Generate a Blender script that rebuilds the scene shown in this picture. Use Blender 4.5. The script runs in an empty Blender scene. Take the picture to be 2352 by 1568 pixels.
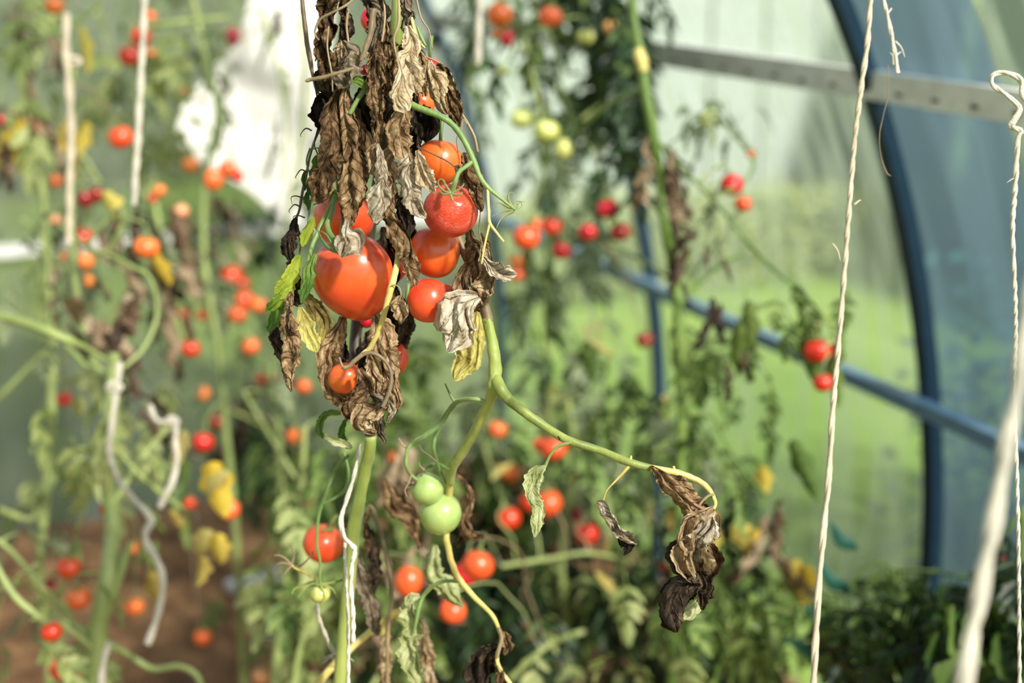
import bpy, math, random
from mathutils import Vector, Matrix, Quaternion, noise
R = math.radians
random.seed(7)
SC = bpy.context.scene
COL = SC.collection
F = 2352 * 50 / 36.0                     # focal length in pixels of the 2352 px wide frame

# ------------------------------------------------------------ camera, world, sun, exposure
YAW, PITCH = R(24), R(16)
CAM = Vector((0, 0, 1.6))
FWD = Vector((math.sin(YAW) * math.cos(PITCH), math.cos(YAW) * math.cos(PITCH), -math.sin(PITCH)))
RGT = Vector((math.cos(YAW), -math.sin(YAW), 0))
UPV = RGT.cross(FWD)
cd = bpy.data.cameras.new('camera'); cam = bpy.data.objects.new('camera', cd); COL.objects.link(cam)
cam.location = CAM
cam.rotation_euler = (R(90) - PITCH, 0, -YAW)
cd.lens = 50; cd.sensor_width = 36; cd.clip_start = .02; cd.clip_end = 300
cd.dof.use_dof = True; cd.dof.focus_distance = 1.245; cd.dof.aperture_fstop = 2.6
SC.camera = cam

w = bpy.data.worlds.new('world'); SC.world = w; w.use_nodes = True
nt = w.node_tree; bg = nt.nodes['Background']
sky = nt.nodes.new('ShaderNodeTexSky'); sky.sky_type = 'NISHITA'; sky.sun_disc = False
sky.sun_elevation = R(42); sky.sun_rotation = R(150); sky.air_density = 1.0; sky.dust_density = 2.5; sky.ozone_density = 1.0
hsv = nt.nodes.new('ShaderNodeHueSaturation'); hsv.inputs['Saturation'].default_value = .38
nt.links.new(sky.outputs[0], hsv.inputs['Color']); nt.links.new(hsv.outputs[0], bg.inputs[0]); bg.inputs[1].default_value = 0.165

SUN = (RGT * 0.50 - Vector((math.sin(YAW), math.cos(YAW), 0)) * 0.62 + Vector((0, 0, 0.66))).normalized()
sl = bpy.data.lights.new('sun', 'SUN'); sl.energy = 9.0; sl.angle = R(4); sl.color = (1.0, .93, .82)
so = bpy.data.objects.new('sun', sl); COL.objects.link(so); so.location = SUN * 20
so.rotation_euler = SUN.to_track_quat('Z', 'Y').to_euler()

vs = SC.view_settings
vs.view_transform = 'Standard'; vs.look = 'None'; vs.gamma = 1; vs.use_curve_mapping = False
vs.exposure = 0.2
SC.cycles.max_bounces = 7; SC.cycles.transparent_max_bounces = 12; SC.cycles.use_denoising = True
SC.cycles.sample_clamp_indirect = 4; SC.cycles.caustics_reflective = False; SC.cycles.caustics_refractive = False

# ------------------------------------------------------------ helpers
def P(px, py, d):
    """the point of the place that the photograph shows at px,py, at distance d along the view"""
    return CAM + FWD * d + RGT * ((px - 1176) / F * d) - UPV * ((py - 784) / F * d)
def PY(px, py, Y):
    r = FWD + RGT * ((px - 1176) / F) - UPV * ((py - 784) / F)
    return CAM + r * (Y / r.y)
def arch_x(z):                           # inner face of the right wall at height z
    z = max(0, min(2.28, z))
    return 0.19 + 1.51 * math.sqrt(max(0, 1 - ((z - .4) / 1.9) ** 2)) if z > .4 else 1.70
def PC(px, py, d):
    """P, kept inside the greenhouse"""
    for _ in range(60):
        p = P(px, py, d)
        if p.x < arch_x(p.z) - .12 and p.y < 3.72 and p.z > .05: return p
        d -= .05
    return p
def mesh_obj(name, verts, faces, mat, parent=None, smooth=True, uvs=None):
    m = bpy.data.meshes.new(name); m.from_pydata([tuple(v) for v in verts], [], faces); m.update()
    if smooth: m.polygons.foreach_set('use_smooth', [True] * len(m.polygons))
    if uvs:
        ul = m.uv_layers.new(name='UVMap')
        for l in m.loops: ul.data[l.index].uv = uvs[l.vertex_index]
    if mat: m.materials.append(mat)
    return link(name, m, parent)
def link(name, m, parent=None):
    o = bpy.data.objects.new(name, m); COL.objects.link(o)
    if parent is not None: 
        o.parent = parent
    return o
def tag(o, label=None, cat=None, group=None, kind=None):
    if label: o['label'] = label
    if cat: o['category'] = cat
    if group: o['group'] = group
    if kind: o['kind'] = kind
    return o
def root_at(name, loc, label, cat, group=None):
    o = bpy.data.objects.new(name, None); COL.objects.link(o); o.location = loc; o.empty_display_size = .05
    return tag(o, label, cat, group)
def local(o, root):                      # world-space mesh parented to a root
    o.location = -root.location; return o
def cat_rom(pts, n):
    """smooth curve through pts (tuples), n samples"""
    k = len(pts)
    P_ = [pts[0]] + list(pts) + [pts[-1]]
    out = []
    for i in range(n):
        t = i / (n - 1) * (k - 1); j = min(int(t), k - 2); f = t - j
        a, b, c, d = P_[j], P_[j + 1], P_[j + 2], P_[j + 3]
        out.append(tuple(.5 * ((2 * b[q]) + (-a[q] + c[q]) * f + (2 * a[q] - 5 * b[q] + 4 * c[q] - d[q]) * f * f + (-a[q] + 3 * b[q] - 3 * c[q] + d[q]) * f ** 3) for q in range(len(b))))
    return out
def world_path(pts, d, n):
    """pts (px,py,width px[,depth]) -> list of (Vector, width m)"""
    q = [(p[0], p[1], p[2], p[3] if len(p) > 3 else d) for p in pts]
    return [(P(a, b, e), max(c, .3) * e / F) for a, b, c, e in cat_rom(q, n)]
def tube_geo(path, sides=8, lump=0., seed=0, flat=1.0):
    V, Fc = [], []
    N = None
    for i, (p, wd) in enumerate(path):
        a = path[max(i - 1, 0)][0]; b = path[min(i + 1, len(path) - 1)][0]
        T = (b - a)
        T = T.normalized() if T.length > 1e-9 else Vector((0, 0, -1))
        if N is None: N = T.cross(Vector((.3, .9, .2))).normalized()
        N = (N - T * N.dot(T)).normalized(); B = T.cross(N)
        for s in range(sides):
            an = 2 * math.pi * s / sides
            r = wd / 2 * (1 + lump * noise.noise(Vector((math.cos(an) * 1.3 + seed, math.sin(an) * 1.3, i * .35 + seed * 3))))
            V.append(p + N * (math.cos(an) * r) + B * (math.sin(an) * r * flat))
    n = len(path)
    for i in range(n - 1):
        for s in range(sides):
            s2 = (s + 1) % sides
            Fc.append((i * sides + s, i * sides + s2, (i + 1) * sides + s2, (i + 1) * sides + s))
    Fc.append(tuple(range(sides - 1, -1, -1))); Fc.append(tuple((n - 1) * sides + s for s in range(sides)))
    return V, Fc
def tube(name, pts, d, mat, root, n=None, sides=8, lump=.18, seed=None, flat=1.0):
    n = n or max(8, len(pts) * 6)
    V, Fc = tube_geo(world_path(pts, d, n), sides, lump, seed if seed is not None else pts[0][0] * .37, flat)
    o = mesh_obj(name, V, Fc, mat, root)
    if root is not None: local(o, root)
    return o
def join_geo(parts):
    V, Fc = [], []
    for v, f in parts:
        k = len(V); V += v; Fc += [tuple(i + k for i in q) for q in f]
    return V, Fc
def box_geo(c, ax, ay, az):
    V = [c + ax * i + ay * j + az * k for i in (-1, 1) for j in (-1, 1) for k in (-1, 1)]
    return V, [(0, 1, 3, 2), (4, 6, 7, 5), (0, 4, 5, 1), (2, 3, 7, 6), (0, 2, 6, 4), (1, 5, 7, 3)]

# ------------------------------------------------------------ materials
def mat_base(name):
    m = bpy.data.materials.new(name); m.use_nodes = True
    nt = m.node_tree; return m, nt, nt.nodes['Principled BSDF'], nt.nodes['Material Output']
def nd(nt, t, **kw):
    n = nt.nodes.new(t)
    for k, v in kw.items(): setattr(n, k, v)
    return n
def ramp(nt, stops):
    r = nd(nt, 'ShaderNodeValToRGB'); e = r.color_ramp.elements
    while len(e) < len(stops): e.new(.5)
    for x, (p, c) in zip(e, stops): x.position = p; x.color = (*c, 1)
    return r
def coords(nt): return nd(nt, 'ShaderNodeTexCoord').outputs['Object']
def noise_n(nt, scale, detail=4, vec=None, rough=.55, dist=0):
    n = nd(nt, 'ShaderNodeTexNoise'); n.inputs['Scale'].default_value = scale; n.inputs['Detail'].default_value = detail
    n.inputs['Roughness'].default_value = rough; n.inputs['Distortion'].default_value = dist
    if vec is not None: nt.links.new(vec, n.inputs['Vector'])
    return n
def leaf_mat(name, stops, scale=60, transl=.25, rough=.75, bump=.35, vein=0., detail=7, islands=False, spec=.25):
    m, nt, b, out = mat_base(name); L = nt.links.new
    vec = coords(nt)
    n1 = noise_n(nt, scale, detail, vec, .62, .3)
    fac = n1.outputs['Fac']
    oi = nd(nt, 'ShaderNodeObjectInfo')
    mth = nd(nt, 'ShaderNodeMath', operation='MULTIPLY_ADD'); mth.inputs[1].default_value = .34; L(oi.outputs['Random'], mth.inputs[0])
    mr = nd(nt, 'ShaderNodeMath', operation='SUBTRACT'); L(fac, mr.inputs[0]); mr.inputs[1].default_value = .17; L(mr.outputs[0], mth.inputs[2])
    fac = mth.outputs[0]
    if islands:
        ge = nd(nt, 'ShaderNodeNewGeometry')
        m2 = nd(nt, 'ShaderNodeMath', operation='MULTIPLY_ADD'); m2.inputs[1].default_value = .5; L(ge.outputs['Random Per Island'], m2.inputs[0])
        m3 = nd(nt, 'ShaderNodeMath', operation='SUBTRACT'); L(fac, m3.inputs[0]); m3.inputs[1].default_value = .25; L(m3.outputs[0], m2.inputs[2]); fac = m2.outputs[0]
    if islands:
        def soft(q):
            g = (q[0] + q[1] + q[2]) / 3; return tuple(max(0, (g + (v - g) * .82) * .86) for v in q)
        stops = [(p_, soft(q)) for p_, q in stops]
    r = ramp(nt, stops); L(fac, r.inputs[0])
    col = r.outputs[0]
    bump_in = n1.outputs['Fac']
    if vein > 0:                          # side veins running off the midrib
        uv = nd(nt, 'ShaderNodeUVMap'); sx = nd(nt, 'ShaderNodeSeparateXYZ'); L(uv.outputs[0], sx.inputs[0])
        ab = nd(nt, 'ShaderNodeMath', operation='ABSOLUTE'); L(sx.outputs['X'], ab.inputs[0])
        a = nd(nt, 'ShaderNodeMath', operation='MULTIPLY_ADD'); L(ab.outputs[0], a.inputs[0]); a.inputs[1].default_value = -1.1; L(sx.outputs['Y'], a.inputs[2])
        nz = noise_n(nt, 40, 3, vec); ad = nd(nt, 'ShaderNodeMath', operation='MULTIPLY_ADD'); L(nz.outputs['Fac'], ad.inputs[0]); ad.inputs[1].default_value = .8; L(a.outputs[0], ad.inputs[2])
        sc = nd(nt, 'ShaderNodeMath', operation='MULTIPLY'); L(ad.outputs[0], sc.inputs[0]); sc.inputs[1].default_value = 11.
        sn = nd(nt, 'ShaderNodeMath', operation='SINE'); L(sc.outputs[0], sn.inputs[0])
        pw = nd(nt, 'ShaderNodeMapRange'); L(sn.outputs[0], pw.inputs[0]); pw.inputs[1].default_value = .72; pw.inputs[2].default_value = 1.
        mid = nd(nt, 'ShaderNodeMapRange'); L(ab.outputs[0], mid.inputs[0]); mid.inputs[1].default_value = .12; mid.inputs[2].default_value = .0
        mx = nd(nt, 'ShaderNodeMath', operation='MAXIMUM'); L(pw.outputs[0], mx.inputs[0]); L(mid.outputs[0], mx.inputs[1])
        mix = nd(nt, 'ShaderNodeMix', data_type='RGBA', blend_type='MULTIPLY'); 
        ml = nd(nt, 'ShaderNodeMath', operation='MULTIPLY'); L(mx.outputs[0], ml.inputs[0]); ml.inputs[1].default_value = vein
        L(ml.outputs[0], mix.inputs[0]); L(col, mix.inputs[6]); mix.inputs[7].default_value = (.55, .48, .4, 1); col = mix.outputs[2]
        bm = nd(nt, 'ShaderNodeMath', operation='MULTIPLY_ADD'); L(mx.outputs[0], bm.inputs[0]); bm.inputs[1].default_value = .35; L(n1.outputs['Fac'], bm.inputs[2]); bump_in = bm.outputs[0]
    L(col, b.inputs['Base Color']); b.inputs['Roughness'].default_value = rough; b.inputs['Specular IOR Level'].default_value = spec
    if bump:
        bp = nd(nt, 'ShaderNodeBump'); bp.inputs['Strength'].default_value = bump; bp.inputs['Distance'].default_value = .006
        L(bump_in, bp.inputs['Height']); L(bp.outputs[0], b.inputs['Normal'])
    if transl:
        tr = nd(nt, 'ShaderNodeBsdfTranslucent'); L(col, tr.inputs[0]); mx = nd(nt, 'ShaderNodeMixShader'); mx.inputs[0].default_value = transl
        L(b.outputs[0], mx.inputs[1]); L(tr.outputs[0], mx.inputs[2]); L(mx.outputs[0], out.inputs[0])
    return m
def c(r, g, b):                          # sRGB 0-255 to linear
    f = lambda v: (v / 255 / 12.92) if v <= 10 else ((v / 255 + .055) / 1.055) ** 2.4
    return (f(r), f(g), f(b))
M = {}
M['dry_tan'] = leaf_mat('dry tan leaf', [(.24, c(58, 40, 26)), (.40, c(148, 118, 86)), (.56, c(192, 168, 136)), (.78, c(224, 208, 182))], 90, .16, .72, 1., .5)
M['dry_brown'] = leaf_mat('dry brown leaf', [(.24, c(40, 27, 18)), (.40, c(104, 78, 52)), (.56, c(166, 136, 102)), (.8, c(214, 192, 162))], 90, .13, .7, 1., .5)
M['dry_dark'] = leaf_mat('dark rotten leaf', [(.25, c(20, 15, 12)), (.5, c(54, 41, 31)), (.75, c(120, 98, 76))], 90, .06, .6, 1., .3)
M['dry_grey'] = leaf_mat('dry grey leaf', [(.22, c(60, 50, 41)), (.42, c(134, 118, 100)), (.58, c(184, 168, 148)), (.8, c(214, 204, 190))], 90, .15, .7, 1., .5)
M['olive'] = leaf_mat('withering olive leaf', [(.25, c(86, 70, 36)), (.45, c(160, 146, 78)), (.6, c(196, 188, 112)), (.8, c(216, 206, 150))], 45, .3, .6, .4, .4)
M['lime'] = leaf_mat('yellow green leaf', [(.25, c(56, 88, 26)), (.45, c(118, 144, 42)), (.7, c(166, 178, 66)), (.85, c(40, 34, 22))], 35, .35, .5, .25, .3)
M['green'] = leaf_mat('green leaf', [(.25, c(44, 74, 24)), (.5, c(76, 112, 40)), (.75, c(124, 148, 68))], 40, .3, .5, .3, .3)
M['pale'] = leaf_mat('pale mildewed leaf', [(.25, c(100, 92, 58)), (.42, c(146, 150, 98)), (.58, c(174, 180, 130)), (.8, c(200, 200, 158))], 80, .25, .7, .45, .3)
M['yellow'] = leaf_mat('yellow leaf', [(.25, c(170, 130, 40)), (.5, c(222, 192, 74)), (.75, c(236, 220, 130))], 20, .4, .6, .2)
# leaves of the plants behind
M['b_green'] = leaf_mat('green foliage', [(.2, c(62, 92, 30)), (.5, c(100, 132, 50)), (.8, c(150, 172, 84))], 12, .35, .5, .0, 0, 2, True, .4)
M['b_dark'] = leaf_mat('deep green shaded foliage', [(.2, c(14, 36, 14)), (.5, c(28, 60, 24)), (.8, c(56, 92, 34))], 12, .25, .5, .0, 0, 2, True, .5)  # deep green, colour lowered further to stand for shade between low leaves
M['b_lime'] = leaf_mat('light green foliage', [(.2, c(124, 144, 66)), (.5, c(166, 182, 98)), (.8, c(202, 210, 134))], 12, .4, .5, .0, 0, 2, True, .4)
M['b_grey'] = leaf_mat('grey green foliage', [(.2, c(88, 108, 72)), (.5, c(128, 146, 104)), (.8, c(172, 184, 142))], 12, .35, .6, .0, 0, 2, True, .4)
M['b_yellow'] = leaf_mat('yellowed foliage', [(.2, c(168, 136, 44)), (.5, c(214, 190, 82)), (.8, c(226, 214, 132))], 12, .4, .6, .0, 0, 2, True)
M['b_teal'] = leaf_mat('blue green foliage', [(.2, c(14, 70, 60)), (.5, c(26, 96, 80)), (.8, c(50, 124, 100))], 12, .15, .5, .0, 0, 2, True)
M['b_brown'] = leaf_mat('withered brown foliage', [(.2, c(62, 44, 34)), (.45, c(112, 84, 62)), (.7, c(164, 136, 106)), (.9, c(204, 180, 150))], 30, .15, .7, .0, 0, 4, True)
M['b_darkbrown'] = leaf_mat('dark withered foliage', [(.2, c(34, 26, 22)), (.5, c(66, 50, 40)), (.8, c(104, 82, 62))], 30, .1, .7, .0, 0, 4, True)

def stem_mat(name, stops, scale=25, rough=.5):
    m, nt, b, out = mat_base(name); L = nt.links.new
    mp = nd(nt, 'ShaderNodeMapping'); mp.inputs['Scale'].default_value = (1, 1, .3); L(coords(nt), mp.inputs[0])
    n = noise_n(nt, scale, 5, mp.outputs[0]); r = ramp(nt, stops); L(n.outputs['Fac'], r.inputs[0]); L(r.outputs[0], b.inputs['Base Color'])
    b.inputs['Roughness'].default_value = rough; b.inputs['Sheen Weight'].default_value = .25; b.inputs['Sheen Roughness'].default_value = .4
    n2 = noise_n(nt, 300, 3, mp.outputs[0]); bp = nd(nt, 'ShaderNodeBump'); bp.inputs['Strength'].default_value = .25; bp.inputs['Distance'].default_value = .002
    L(n2.outputs['Fac'], bp.inputs['Height']); L(bp.outputs[0], b.inputs['Normal'])
    return m
M['s_green'] = stem_mat('green stem', [(.3, c(90, 102, 46)), (.5, c(132, 144, 70)), (.7, c(166, 172, 98))])
M['s_fresh'] = stem_mat('fresh green stem', [(.3, c(64, 90, 42)), (.5, c(100, 128, 66)), (.75, c(140, 160, 96))])
M['s_yellow'] = stem_mat('yellow stem', [(.3, c(160, 134, 72)), (.5, c(198, 178, 100)), (.7, c(216, 202, 134))])
M['s_brown'] = stem_mat('dry brown stem', [(.3, c(72, 56, 40)), (.5, c(124, 104, 76)), (.7, c(162, 142, 110))])
M['s_sepal'] = stem_mat('dull sepal', [(.3, c(84, 78, 50)), (.5, c(118, 120, 76)), (.75, c(146, 150, 100))])
M['s_dark'] = stem_mat('dark brown shaded stem', [(.3, c(34, 28, 22)), (.7, c(76, 60, 44))])  # dark brown; on the main stem the colour also holds the shade
M['s_bg'] = stem_mat('background stem', [(.3, c(104, 118, 64)), (.5, c(134, 148, 86)), (.7, c(166, 176, 114))], 12)
M['s_deep'] = stem_mat('deep green stem', [(.3, c(56, 84, 30)), (.5, c(88, 116, 44)), (.7, c(124, 146, 66))], 12)

def tomato_mat(name, a, b_, dimple, rough=.30, wrinkle=False, sss=.0, spots=False):
    m, nt, b, out = mat_base(name); L = nt.links.new
    vec = coords(nt)
    n = noise_n(nt, 1.6, 3, vec); r = ramp(nt, [(.3, a), (.7, b_)]); L(n.outputs['Fac'], r.inputs[0])
    oi = nd(nt, 'ShaderNodeObjectInfo')
    hs = nd(nt, 'ShaderNodeHueSaturation'); mr = nd(nt, 'ShaderNodeMapRange'); L(oi.outputs['Random'], mr.inputs[0]); mr.inputs[3].default_value = .49; mr.inputs[4].default_value = .51
    L(mr.outputs[0], hs.inputs['Hue']); L(r.outputs[0], hs.inputs['Color'])
    # paler skin around the stalk end
    sx = nd(nt, 'ShaderNodeSeparateXYZ'); g = nd(nt, 'ShaderNodeTexCoord'); L(g.outputs['Generated'], sx.inputs[0])
    mz = nd(nt, 'ShaderNodeMapRange'); L(sx.outputs['Z'], mz.inputs[0]); mz.inputs[1].default_value = .8; mz.inputs[2].default_value = 1.05; mz.inputs[4].default_value = .45
    mix = nd(nt, 'ShaderNodeMix', data_type='RGBA'); L(mz.outputs[0], mix.inputs[0]); L(hs.outputs[0], mix.inputs[6]); mix.inputs[7].default_value = (*dimple, 1)
    col = mix.outputs[2]
    if spots:
        v = nd(nt, 'ShaderNodeTexVoronoi'); v.inputs['Scale'].default_value = 3.4; L(vec, v.inputs['Vector'])
        ms = nd(nt, 'ShaderNodeMapRange'); L(v.outputs['Distance'], ms.inputs[0]); ms.inputs[1].default_value = .09; ms.inputs[2].default_value = .04; ms.inputs[4].default_value = .7
        mx = nd(nt, 'ShaderNodeMix', data_type='RGBA'); L(ms.outputs[0], mx.inputs[0]); L(col, mx.inputs[6]); mx.inputs[7].default_value = (*c(130, 60, 26), 1); col = mx.outputs[2]
    L(col, b.inputs['Base Color']); b.inputs['Roughness'].default_value = rough
    b.inputs['Coat Weight'].default_value = .25; b.inputs['Coat Roughness'].default_value = .2
    b.inputs['Subsurface Weight'].default_value = sss; b.inputs['Subsurface Radius'].default_value = (.012, .004, .002); b.inputs['Subsurface Scale'].default_value = .6
    if wrinkle:
        mp = nd(nt, 'ShaderNodeMapping'); mp.inputs['Scale'].default_value = (1, 1, 2.6); L(vec, mp.inputs[0])
        w1 = noise_n(nt, 3.4, 5, mp.outputs[0], .6, 1.6)
        v = nd(nt, 'ShaderNodeMath', operation='SUBTRACT'); L(w1.outputs['Fac'], v.inputs[0]); v.inputs[1].default_value = .5
        ab = nd(nt, 'ShaderNodeMath', operation='ABSOLUTE'); L(v.outputs[0], ab.inputs[0])
        cl = nd(nt, 'ShaderNodeMapRange'); L(ab.outputs[0], cl.inputs[0]); cl.inputs[2].default_value = .07
        bp = nd(nt, 'ShaderNodeBump'); bp.inputs['Strength'].default_value = .55; bp.inputs['Distance'].default_value = .05
        L(cl.outputs[0], bp.inputs['Height']); L(bp.outputs[0], b.inputs['Normal'])
    return m
T = {}
T['red'] = tomato_mat('ripe red tomato skin', c(214, 76, 34), c(226, 98, 44), c(220, 100, 60), sss=.12)
T['spotted'] = tomato_mat('ripe spotted tomato skin', c(214, 76, 34), c(226, 98, 44), c(220, 100, 60), sss=.12, spots=True)
T['wrinkled'] = tomato_mat('wrinkled tomato skin', c(218, 82, 44), c(228, 102, 58), c(220, 104, 70), rough=.3, wrinkle=True, sss=.12)
T['crimson'] = tomato_mat('crimson tomato skin', c(190, 28, 22), c(214, 44, 26), c(200, 60, 40))
T['dark'] = tomato_mat('dark red tomato skin', c(120, 18, 18), c(156, 28, 22), c(130, 40, 30))
T['orange'] = tomato_mat('orange tomato skin', c(228, 92, 40), c(236, 128, 60), c(220, 170, 90))
T['peach'] = tomato_mat('peach coloured tomato skin', c(222, 140, 96), c(236, 178, 128), c(214, 200, 140))
T['green'] = tomato_mat('unripe green tomato skin', c(146, 172, 100), c(168, 190, 120), c(138, 166, 90), rough=.2, sss=.25)
T['palegreen'] = tomato_mat('pale yellow green tomato skin', c(178, 186, 96), c(212, 214, 136), c(214, 220, 160))

def plain(name, col, rough=.5, metal=0, bump=None):
    m, nt, b, out = mat_base(name); b.inputs['Base Color'].default_value = (*col, 1); b.inputs['Roughness'].default_value = rough; b.inputs['Metallic'].default_value = metal
    n = noise_n(nt, 30, 5, coords(nt)); r = ramp(nt, [(.3, tuple(x * .8 for x in col)), (.7, tuple(min(1, x * 1.12) for x in col))]); nt.links.new(n.outputs['Fac'], r.inputs[0]); nt.links.new(r.outputs[0], b.inputs['Base Color'])
    if bump:
        n2 = noise_n(nt, bump[0], 4, coords(nt)); bp = nd(nt, 'ShaderNodeBump'); bp.inputs['Strength'].default_value = bump[1]; bp.inputs['Distance'].default_value = bump[2]
        nt.links.new(n2.outputs['Fac'], bp.inputs['Height']); nt.links.new(bp.outputs[0], b.inputs['Normal'])
    return m
M['twine'] = plain('white twine', c(198, 190, 180), .85, 0, (900, .6, .001))
M['twine_tan'] = plain('weathered twine', c(196, 182, 164), .85, 0, (900, .6, .001))
M['steel'] = plain('painted steel', c(34, 58, 80), .4, .1)
M['galv'] = plain('galvanised steel', c(222, 222, 224), .45, .1, (120, .2, .001))
M['hole'] = plain('punched slot', c(40, 44, 46), .8)
M['white_cloth'] = plain('white woven cloth', c(226, 222, 222), .9, 0, (300, .3, .002))
M['white_plastic'] = plain('white plastic', c(210, 214, 220), .5)

def polycarb(name, tint, mixt, diffuse, streak=26.):
    """clear ribbed polycarbonate sheet: partly clear, partly milky, with milky streaks that follow the ribs"""
    m, nt, b, out = mat_base(name); L = nt.links.new; nt.nodes.remove(b)
    mp = nd(nt, 'ShaderNodeMapping'); mp.inputs['Scale'].default_value = (.16, 1., .16); L(coords(nt), mp.inputs[0])
    n = noise_n(nt, streak, 2, mp.outputs[0], .6); n.inputs['Scale'].default_value = streak
    mr = nd(nt, 'ShaderNodeMapRange'); L(n.outputs['Fac'], mr.inputs[0]); mr.inputs[1].default_value = .40; mr.inputs[2].default_value = .60; mr.inputs[3].default_value = mixt[0]; mr.inputs[4].default_value = mixt[1]
    tp = nd(nt, 'ShaderNodeBsdfTransparent'); tp.inputs[0].default_value = (*tint, 1)
    tl = nd(nt, 'ShaderNodeBsdfTranslucent'); tl.inputs[0].default_value = (*diffuse, 1)
    df = nd(nt, 'ShaderNodeBsdfDiffuse'); df.inputs[0].default_value = (*diffuse, 1)
    m0 = nd(nt, 'ShaderNodeMixShader'); m0.inputs[0].default_value = .35; L(tl.outputs[0], m0.inputs[1]); L(df.outputs[0], m0.inputs[2])
    m1 = nd(nt, 'ShaderNodeMixShader'); L(mr.outputs[0], m1.inputs[0]); L(tp.outputs[0], m1.inputs[1]); L(m0.outputs[0], m1.inputs[2])
    gl = nd(nt, 'ShaderNodeBsdfGlossy'); gl.inputs['Roughness'].default_value = .25
    m2 = nd(nt, 'ShaderNodeMixShader'); m2.inputs[0].default_value = .04; L(m1.outputs[0], m2.inputs[1]); L(gl.outputs[0], m2.inputs[2])
    L(m2.outputs[0], out.inputs[0])
    return m
# ------------------------------------------------------------ the setting: ground, greenhouse shell, frame
def ground_mat():
    m, nt, b, out = mat_base('grass ground'); L = nt.links.new; v = coords(nt)
    n = noise_n(nt, .9, 6, v); n2 = noise_n(nt, 14, 4, v)
    ad = nd(nt, 'ShaderNodeMath', operation='MULTIPLY_ADD'); L(n2.outputs['Fac'], ad.inputs[0]); ad.inputs[1].default_value = .4; L(n.outputs['Fac'], ad.inputs[2])
    sb = nd(nt, 'ShaderNodeMath', operation='SUBTRACT'); L(ad.outputs[0], sb.inputs[0]); sb.inputs[1].default_value = .2
    r = ramp(nt, [(.3, c(92, 122, 42)), (.55, c(114, 142, 54)), (.8, c(136, 158, 72))]); L(sb.outputs[0], r.inputs[0]); L(r.outputs[0], b.inputs['Base Color']); b.inputs['Roughness'].default_value = .9
    return m
def soil_mat():
    m, nt, b, out = mat_base('brown soil'); L = nt.links.new; v = coords(nt)
    n = noise_n(nt, 9, 8, v, .65); r = ramp(nt, [(.3, c(72, 48, 32)), (.5, c(122, 88, 58)), (.7, c(166, 128, 88))]); L(n.outputs['Fac'], r.inputs[0]); L(r.outputs[0], b.inputs['Base Color']); b.inputs['Roughness'].default_value = .95
    n2 = noise_n(nt, 60, 6, v); bp = nd(nt, 'ShaderNodeBump'); bp.inputs['Strength'].default_value = .8; bp.inputs['Distance'].default_value = .02; L(n2.outputs['Fac'], bp.inputs['Height']); L(bp.outputs[0], b.inputs['Normal'])
    return m
g = mesh_obj('ground', [(-60, -20, -.03), (60, -20, -.03), (60, 90, -.03), (-60, 90, -.03)], [(0, 1, 2, 3)], ground_mat(), smooth=False)
tag(g, kind='structure', label='green lawn outside the greenhouse')
V, Fc = [], []
nx, ny = 90, 110
for j in range(ny + 1):
    for i in range(nx + 1):
        x = -1.4 + 3.12 * i / nx; y = -.6 + 4.5 * j / ny
        V.append((x, y, .012 + .05 * noise.noise(Vector((x * 2.2, y * 2.2, 3))) * .5 + .022 * abs(noise.noise(Vector((x * 11, y * 11, 1))))))
for j in range(ny):
    for i in range(nx):
        a = j * (nx + 1) + i; Fc.append((a, a + 1, a + nx + 2, a + nx + 1))
tag(mesh_obj('floor', V, Fc, soil_mat()), kind='structure', label='brown bare soil floor inside the greenhouse')

def arch_pt(th, off=0.):
    """th 0 at the foot of the right wall .. 1 at the ridge"""
    if th < .16: return Vector((1.70 - off, 0, .4 * th / .16))
    a = (th - .16) / .84 * math.pi / 2
    return Vector((.19 + (1.51 - off) * math.cos(a), 0, .4 + (1.9 - off) * math.sin(a)))
def sheet(name, y0, y1, mat, off=0., t0=0., t1=1., n=48, thick=0):
    V, Fc = [], []
    for i in range(n + 1):
        p = arch_pt(t0 + (t1 - t0) * i / n, off)
        V += [(p.x, y0, p.z), (p.x, y1, p.z)]
    for i in range(n): Fc.append((2 * i, 2 * i + 1, 2 * i + 3, 2 * i + 2))
    return mesh_obj(name, V, Fc, mat)
PCM = polycarb('clear polycarbonate', c(244, 248, 244), (.16, .50), c(176, 194, 168), 20)
PCB = polycarb('bluish polycarbonate', c(150, 172, 184), (.40, .56), c(122, 150, 164), 12)
tag(sheet('wall_right', 1.90, 3.874, PCM), kind='structure', label='clear ribbed polycarbonate sheet of the curved right wall')
tag(sheet('wall_right', -.62, 1.60, PCM), kind='structure', label='clear ribbed polycarbonate sheet of the right wall, nearer than the hoop')
tag(sheet('trim_1', 1.60, 1.90, PCB, .0), kind='structure', label='bluish strip where two polycarbonate sheets meet beside the hoop')
# far gable wall
V = [(1.70, 3.874, 0)] + [(arch_pt(i / 40).x, 3.874, arch_pt(i / 40).z) for i in range(41)]
left = [(.38 - v[0], v[1], v[2]) for v in V[1:]][::-1]
V = V[1:] + left[1:]
PCE = polycarb('gable polycarbonate', c(208, 208, 200), (.38, .66), c(158, 164, 158), 9)
PCE.node_tree.nodes['Mapping'].inputs['Scale'].default_value = (1, .16, .12)
ge = mesh_obj('wall_far', V, [tuple(range(len(V)))], PCE, smooth=False)
tag(ge, kind='structure', label='milky polycarbonate gable wall at the far end')

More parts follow.
